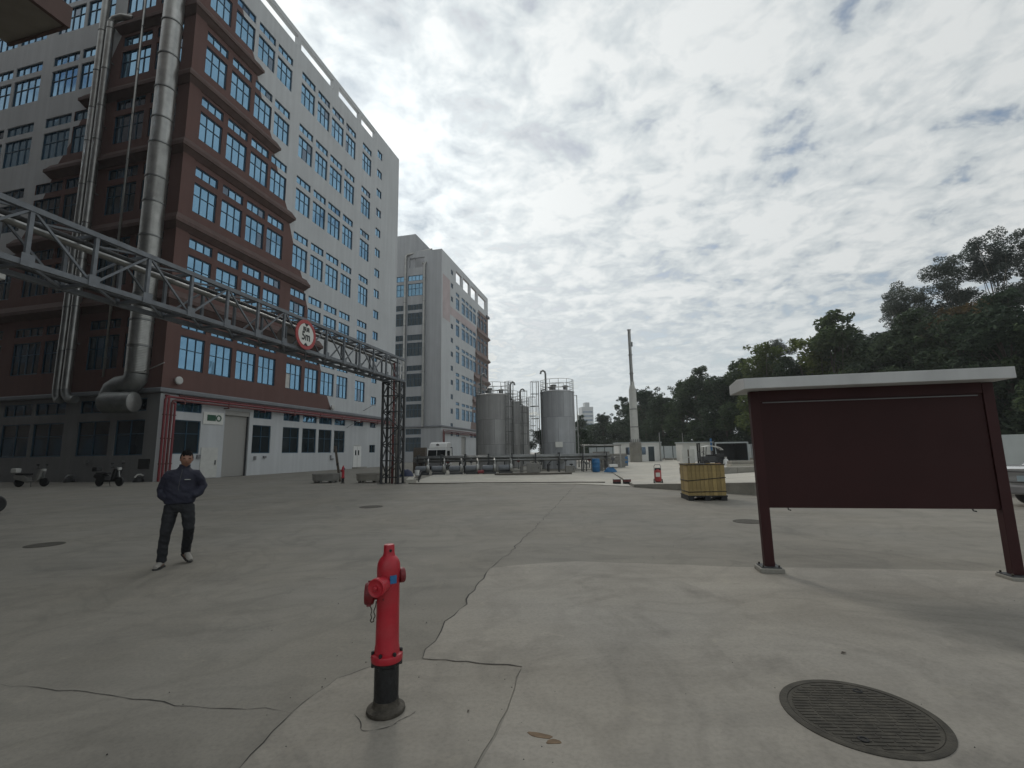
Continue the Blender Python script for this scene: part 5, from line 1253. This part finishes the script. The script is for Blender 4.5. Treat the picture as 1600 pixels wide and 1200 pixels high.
for P_, rr_ in ((armL, [.05, .052, .048, .042, .036, .03, .03]), (armR, [.05, .052, .048, .042, .036, .03, .03])): mb.tube(P_, rr_, 12)
for P_, f_ in ((legL, (-.19, -.17, .035)), (legR, (.14, .19, .06))):
    mb.tube(P_, [.09, .08, .06, .055, .04], 14); mb.tube([P_[-1], (P_[-1][0], P_[-1][1], max(.045, P_[-1][2] - .05)), f_], [.04, .04, .03], 10)
# hands: a palm, four unequal bent fingers and a thumb, tucked in the pocket openings
for P_, sx in ((armL, 1), (armR, -1)):
    w_ = Vector(P_[-1]); 
    mb.tube([w_, w_ + Vector((sx * .03, -.0, -.05))], [.03, .036], 10)
    for q, L_ in enumerate((.062, .072, .068, .052)):
        a = w_ + Vector((sx * (.012 + q * .004), -.018 + q * .014, -.07)); mb.tube([a, a + Vector((sx * .012, 0, -L_ * .5)), a + Vector((sx * .034, 0, -L_ * .85))], [.0095, .009, .0075], 8)
    a = w_ + Vector((0, -.03, -.03)); mb.tube([a, a + Vector((sx * .02, -.012, -.03)), a + Vector((sx * .04, -.006, -.045))], [.011, .01, .008], 8)
body = cloth(mb, 'body', M['skin'], .0075, 0, smooth=2, parent=pe, extra=add_head)
mb = MB(); mb.rings([ellring(-.005, 0, .925, .185, .128), ellring(-.005, 0, .935, .20, .14), ellring(0, 0, .965, .205, .145), ellring(0, 0, 1.03, .218, .155), ellring(0, 0, 1.15, .212, .15), ellring(.005, 0, 1.27, .21, .142), ellring(.012, 0, 1.35, .20, .125), ellring(.02, 0, 1.41, .16, .105), ellring(.026, 0, 1.45, .10, .085), ellring(.03, -.005, 1.475, .076, .076), ellring(.034, -.008, 1.52, .072, .074)], 0, True, True, True)
for P_ in (armL, armR): mb.tube(P_, [.07, .082, .078, .072, .066, .06, .05], 16)
jk = cloth(mb, 'jacket', M['jacket'], .011, .009, 8, 3, pe)
mb = MB(); mb.rings([ellring(0, 0, .80, .14, .105), ellring(0, 0, .88, .17, .122), ellring(0, 0, .97, .17, .118)], 0, True, True, True)
mb.tube(legL, [.10, .094, .074, .069, .066], 16); mb.tube(legR, [.10, .094, .076, .070, .064], 16)
tr_ = cloth(mb, 'trousers', M['trousers'], .011, .010, 9, 3, pe)
MB().box(.075, .15, -.152, -.138, 1.29, 1.297).build('chest_mark', M['off_white'], pe)
MB().tube([(.0, -.130, .95), (.005, -.15, 1.15), (.015, -.138, 1.32), (.025, -.09, 1.45)], .004, 5).build('zip', M['steel_dark'], pe)
def shoe(T):
    mb = MB(); rg = lambda y, w, h, z0=.02: [(w * math.cos(a), y, z0 + max(0, h * (.5 + .5 * math.sin(a)))) for a in [2 * math.pi * k / 12 for k in range(12)]]
    rr2 = [rg(.085, .026, .07), rg(.06, .036, .105), (rg(.0, .038, .10)), rg(-.06, .043, .07), rg(-.13, .045, .05), rg(-.165, .032, .032)]
    mb.rings([[T @ Vector(p_) for p_ in r_] for r_ in rr2], 0, True, True, True); s_ = mb.build('shoe', M['shoe'], pe)
    mb = MB(); out = [(.036, .08), (.04, 0), (.048, -.1), (.036, -.165), (0, -.182), (-.036, -.165), (-.048, -.1), (-.04, 0), (-.036, .08), (0, .095)]
    mb.rings([[T @ Vector((x, y, z)) for x, y in out] for z in (0, .024)], 0, False, True, True); mb.build('sole', M['sole'], s_)
shoe(Tm((-.165, -.03, 0), rz=R(-8))); shoe(Tm((.07, .29, .075), rx=R(22), rz=R(38)))
def hair_mesh():
    bm = head_mesh()
    for v in bm.verts: v.co = v.co * 1.045 + Vector((0, .004, .006))
    kill = [f for f in bm.faces if (lambda c: (c.y < -.03 and c.z < .074 - .5 * abs(c.x) * (abs(c.x) < .05)) or c.z < -.06 or (c.y < .005 and c.z < .012))(f.calc_center_median())]
    bmesh.ops.delete(bm, geom=kill, context='FACES'); bm.transform(HT)
    r = random.Random(2)
    for v in bm.verts: v.co += Vector((r.uniform(-.004, .004), r.uniform(-.004, .004), r.uniform(-.002, .007)))
    me = bpy.data.meshes.new('hair'); bm.to_mesh(me); bm.free(); me.materials.append(M['hair']); return me
ha = place(hair_mesh(), 'hair', pe); sm_ = ha.modifiers.new('thick', 'SOLIDIFY'); sm_.thickness = .01
for s_ in (-1, 1):
    T = HT @ Tm((s_ * .076, .012, -.005)); MB().lathe([(.004, -.006), (.02, -.004), (.022, .004), (.012, .008)], 12, 0, T @ Matrix.Rotation(R(90), 4, 'Y') @ Matrix.Scale(1.35, 4, (1, 0, 0))).build('ear', M['skin'], pe)
    T = HT @ Tm((s_ * .028, -.077, .010)); MB().box(-.013, .013, -.004, .004, -.003, .004, 0, T).build('eye', M['hair'], pe); T = HT @ Tm((s_ * .029, -.088, .027)); MB().box(-.018, .018, -.004, .004, -.003, .003, 0, T).build('eyebrow', M['hair'], pe)
T = HT @ Tm((0, -.090, -.050)); MB().box(-.021, .021, -.003, .003, -.002, .002, 0, T).build('mouth', M['dull_red'], pe)

# ================================================================== trees
def leaf_cloud(clumps, n, size, seed, m, name):
    r = random.Random(seed); vs, fs = [], []
    tot = sum(c[3] ** 2 for c in clumps)
    for (cx_, cy_, cz_, cr_) in clumps:
        k = max(8, int(n * cr_ * cr_ / tot))
        for _ in range(k):
            while True:
                x, y, z = r.uniform(-1, 1), r.uniform(-1, 1), r.uniform(-1, 1); q = x * x + y * y + z * z
                if q <= 1 and (q > .25 or r.random() < .25): break
            px, py, pz = cx_ + x * cr_, cy_ + y * cr_, cz_ + z * cr_ * .8
            s_ = size * r.uniform(.6, 1.35)
            a = Vector((r.gauss(0, 1), r.gauss(0, 1), r.gauss(0, .6))).normalized(); b = Vector((r.gauss(0, 1), r.gauss(0, 1), r.gauss(0, 1)))
            b = (b - a * a.dot(b)).normalized(); p_ = Vector((px, py, pz)); i = len(vs)
            vs += [p_ - a * s_, p_ - b * s_ * .45, p_ + a * s_, p_ + b * s_ * .45]; fs.append((i, i + 1, i + 2, i + 3))
    me = bpy.data.meshes.new(name); me.from_pydata([tuple(v) for v in vs], [], fs); me.materials.append(m); me.update(); return me
def trunk_mesh(clumps, h, r0, seed, m):
    r = random.Random(seed); mb = MB(); top = h * .72
    main = [(0, 0, 0)]; x = y = 0
    for k in range(1, 6): x += r.uniform(-.18, .18); y += r.uniform(-.18, .18); main.append((x, y, top * k / 5))
    mb.tube(main, [r0 * (1.2 if k == 0 else 1 - .15 * k) for k in range(6)], 8)
    for c in r.sample(clumps, min(len(clumps), 16)):
        k = r.randint(2, 4); a = Vector(main[k]); b = Vector(c[:3])
        if b.z < a.z: continue
        mid = a.lerp(b, .5) + Vector((r.uniform(-.3, .3), r.uniform(-.3, .3), r.uniform(-.1, .4))); mb.tube([a, mid, b], [r0 * .35, r0 * .22, r0 * .08], 5)
    return mb.mesh('trunk', [m])
def dense_clumps(h, w, seed, n=34):
    r = random.Random(seed); out = []
    for _ in range(n):
        f = r.random() ** .8; z = h * (.10 + .86 * f); env = w * (.55 + .6 * math.sin(min(1, f * 1.05) * math.pi) ** .7) * (1 - .45 * max(0, f - .6) / .4)
        a = r.uniform(0, 2 * math.pi); d_ = env * math.sqrt(r.random()); out.append((d_ * math.cos(a), d_ * math.sin(a), z, r.uniform(.75, 1.55) * (w / 3.2)))
    for _ in range(20):
        a = r.uniform(0, 2 * math.pi); d_ = r.uniform(0, w * .75); out.append((d_ * math.cos(a), d_ * math.sin(a), h * r.uniform(.88, 1.07) - d_ * .25, r.uniform(.28, .62)))
    return out
def euc_clumps(h, seed):
    r = random.Random(seed); out = []
    for c in range(10):
        f = (c + r.random()) / 10; z0 = h * (.60 + .36 * f); a = c * 2.4 + r.uniform(-.6, .6); d0 = r.uniform(.9, 3.0) * (1.12 - f * .85); big = r.uniform(.75, 1.3)
        for _ in range(7):
            b = r.uniform(0, 2 * math.pi); q = r.uniform(.1, 1.25) * big
            out.append((d0 * math.cos(a) + q * math.cos(b), d0 * math.sin(a) + q * math.sin(b), z0 + r.uniform(-.5, .4) + .35 * (1 - q), r.uniform(.38, .75) * big))
    return out
protos = {}
for key, m, w, seed, n in (('dark0', 'leaf_dark', 3.2, 1, 12000), ('dark1', 'leaf_dark', 3.6, 2, 12000), ('mid0', 'leaf_mid', 3.3, 3, 12000), ('mid1', 'leaf_mid', 3.0, 4, 12000), ('light', 'leaf_light', 2.9, 5, 9000), ('brown', 'leaf_brown', 2.6, 6, 6000)):
    cl_ = dense_clumps(12, w, seed); protos[key] = (leaf_cloud(cl_, n, .18, seed + 10, M[m], 'crown'), trunk_mesh(cl_, 12, .2, seed, M['bark']))
for k in range(3):
    cl_ = euc_clumps(20, 50 + k); protos['euc%d' % k] = (leaf_cloud(cl_, 19000, .085, 60 + k, M['leaf_euc'], 'crown'), trunk_mesh(cl_, 21, .15, 50 + k, M['pale_bark']))
def tree(key, x, y, h, label, group, name='broadleaf_tree', base=12.0, wsc=1.0):
    t = thing(name, label, 'tree', (x, y, 0), rnd.uniform(0, 6.28), group); s_ = h / base; t.scale = (s_ * wsc, s_ * wsc, s_)
    place(protos[key][1], 'trunk', t); place(protos[key][0], 'crown', t)
front = [(19, 130, 10.3), (23.3, 120, 11.9), (25.5, 105, 12.8), (27.2, 95, 13.0), (27.8, 86, 12.5), (29.5, 80, 12.8), (30.4, 74.5, 13.1), (32.2, 70, 13.6), (33.5, 66, 13.4), (34.5, 62, 14.2), (35.5, 58, 13.8), (36.7, 55, 14.5), (37.6, 52, 15), (38.2, 49, 14.2), (38.4, 46, 14.1), (38.2, 43, 13.7), (38.8, 41, 13.9), (39, 38.5, 13.6), (39.2, 36, 13.2), (39, 33, 12.6), (39.5, 29, 12.5), (40, 24, 12.5)]
kinds = ['dark0', 'dark1', 'dark0', 'dark1', 'dark1', 'mid0', 'dark0', 'dark1', 'mid1', 'light', 'mid0', 'light', 'mid1', 'mid0', 'dark1', 'dark0', 'mid0', 'dark1', 'dark0', 'mid0', 'dark1', 'mid1']
flab = ['low dark tree at the far end of the row, next to the lone tank', 'dark tree just below the hazy tower block', 'dark tree between the hazy tower block and the chimney', 'dark dense tree close beside the chimney shaft', 'dark tree right behind the chimney base and cabin',
        'mid-green tree standing behind the white cabin', 'dark tree behind the gap between cabin and hut', 'dark tree rising behind the white hut', 'mid-green tree behind the forklift and open shelter', 'yellowish-green tree above the canopy end of the notice board',
        'mid-green tree above the notice board next to the lone eucalyptus', 'second yellowish-green tree above the notice board', 'mid-green tree above the middle of the notice board canopy', 'bushy green tree in front of the first tall eucalyptus', 'dark dense tree below the first tall eucalyptus', 'dark tree below the browning leaves above the board',
        'mid-green tree above the farther board post', 'dark tree over the hoarding behind the board post', 'dark dense tree over the pale hoarding beside the silver car', 'mid-green tree beyond the silver car', 'dark tree beyond the silver car', 'mid-green tree farthest along beyond the silver car']
for k, (x, y, h) in enumerate(front): tree(kinds[k], x, y, h * (1.05 if k % 3 == 0 else (.9 if k % 3 == 1 else .99)) * (.92 if k > 12 else 1), flab[k], 'row of dense trees beyond the yard')
for k, (x, y, h) in enumerate([(21, 134, 9.6), (24, 128, 11), (27, 118, 12), (23.5, 112, 10.5), (29, 108, 12.5)] + front[2:20]):
    kk = ['dark1', 'dark0', 'mid1'][k % 3]
    tree(kk, x + 5.5, y + 2.5, h * (.84, .97, .9)[(k * 5) % 3] * (.88 if k > 14 else 1) + .3, 'tree half hidden behind the front row of dense trees', 'second row of dense trees', wsc=1.1)
for (x, y, h), w_ in zip(((44, 46, 14.6), (46, 43.5, 14.9), (43.5, 49, 14.2)), ('middle', 'last', 'first')): tree('brown', x, y, h, w_ + ' of three trees with browning leaves below the tall eucalyptus', 'browning trees')
el_ = ['small lone eucalyptus poking above the trees over the board canopy', 'first and lowest of the tall eucalyptus, at the edge of the open sky', 'second tall eucalyptus from the edge of the open sky', 'third tall eucalyptus from the edge of the open sky', 'fourth tall eucalyptus from the edge of the open sky', 'fifth tall eucalyptus from the edge of the open sky', 'last tall eucalyptus, cut by the frame edge']
for k, (x, y, h) in enumerate(((44.5, 75, 20.0), (43.3, 50, 19.6), (46.5, 51.5, 20.8), (48, 48, 22.5), (50, 46, 24.0), (52.5, 44.5, 24.5), (54, 41, 23))):
    tree('euc%d' % (k % 3), x, y, h, el_[k], None if k == 0 else 'tall eucalyptus trees', 'eucalyptus_tree', 20.0)
for bx_, by_, bs_, lab in ((3.6, 60, .36, 'low dark bush showing between the row of three tanks and the lone tank'), (8.2, 72, .42, 'low dark tree showing past the lone tank below the hazy tower block'), (13.5, 92, .5, 'low dark tree showing beside the lamp post past the lone tank')):
    tree('dark1', bx_, by_, 12 * bs_, lab, None, 'bush', 12.0, 1.2)
# undergrowth closing the foot of the wood
cl_ = []
r = random.Random(77)
for a, b in zip(front[:-1], front[1:]):
    for k in range(5):
        f = k / 5; cl_.append((a[0] + (b[0] - a[0]) * f - 1.2 + r.uniform(-.8, 1.5), a[1] + (b[1] - a[1]) * f + r.uniform(-1, 1), r.uniform(.6, 3.6), r.uniform(1.0, 1.9)))
for k in range(70): cl_.append((r.uniform(19.5, 29), r.uniform(112, 138), r.uniform(.8, 8.2), r.uniform(1.2, 2.2)))
o = place(leaf_cloud(cl_, 24000, .3, 5, M['leaf_dark'], 'undergrowth'), 'undergrowth'); o['kind'] = 'stuff'

# ================================================================== thin morning haze
hz_ = MB().box(-1700, 1700, -800, 2800, -2.2, 60).build('haze', [], autosmooth=False); hz_['kind'] = 'stuff'
hm = bpy.data.materials.new('haze_air'); hm.use_nodes = True; ht = hm.node_tree; ht.nodes.clear()
pv = ht.nodes.new('ShaderNodeVolumePrincipled'); pv.inputs['Color'].default_value = (.88, .93, .96, 1); pv.inputs['Density'].default_value = .0005; pv.inputs['Anisotropy'].default_value = .2
mo = ht.nodes.new('ShaderNodeOutputMaterial'); ht.links.new(pv.outputs[0], mo.inputs['Volume']); hz_.data.materials.append(hm)
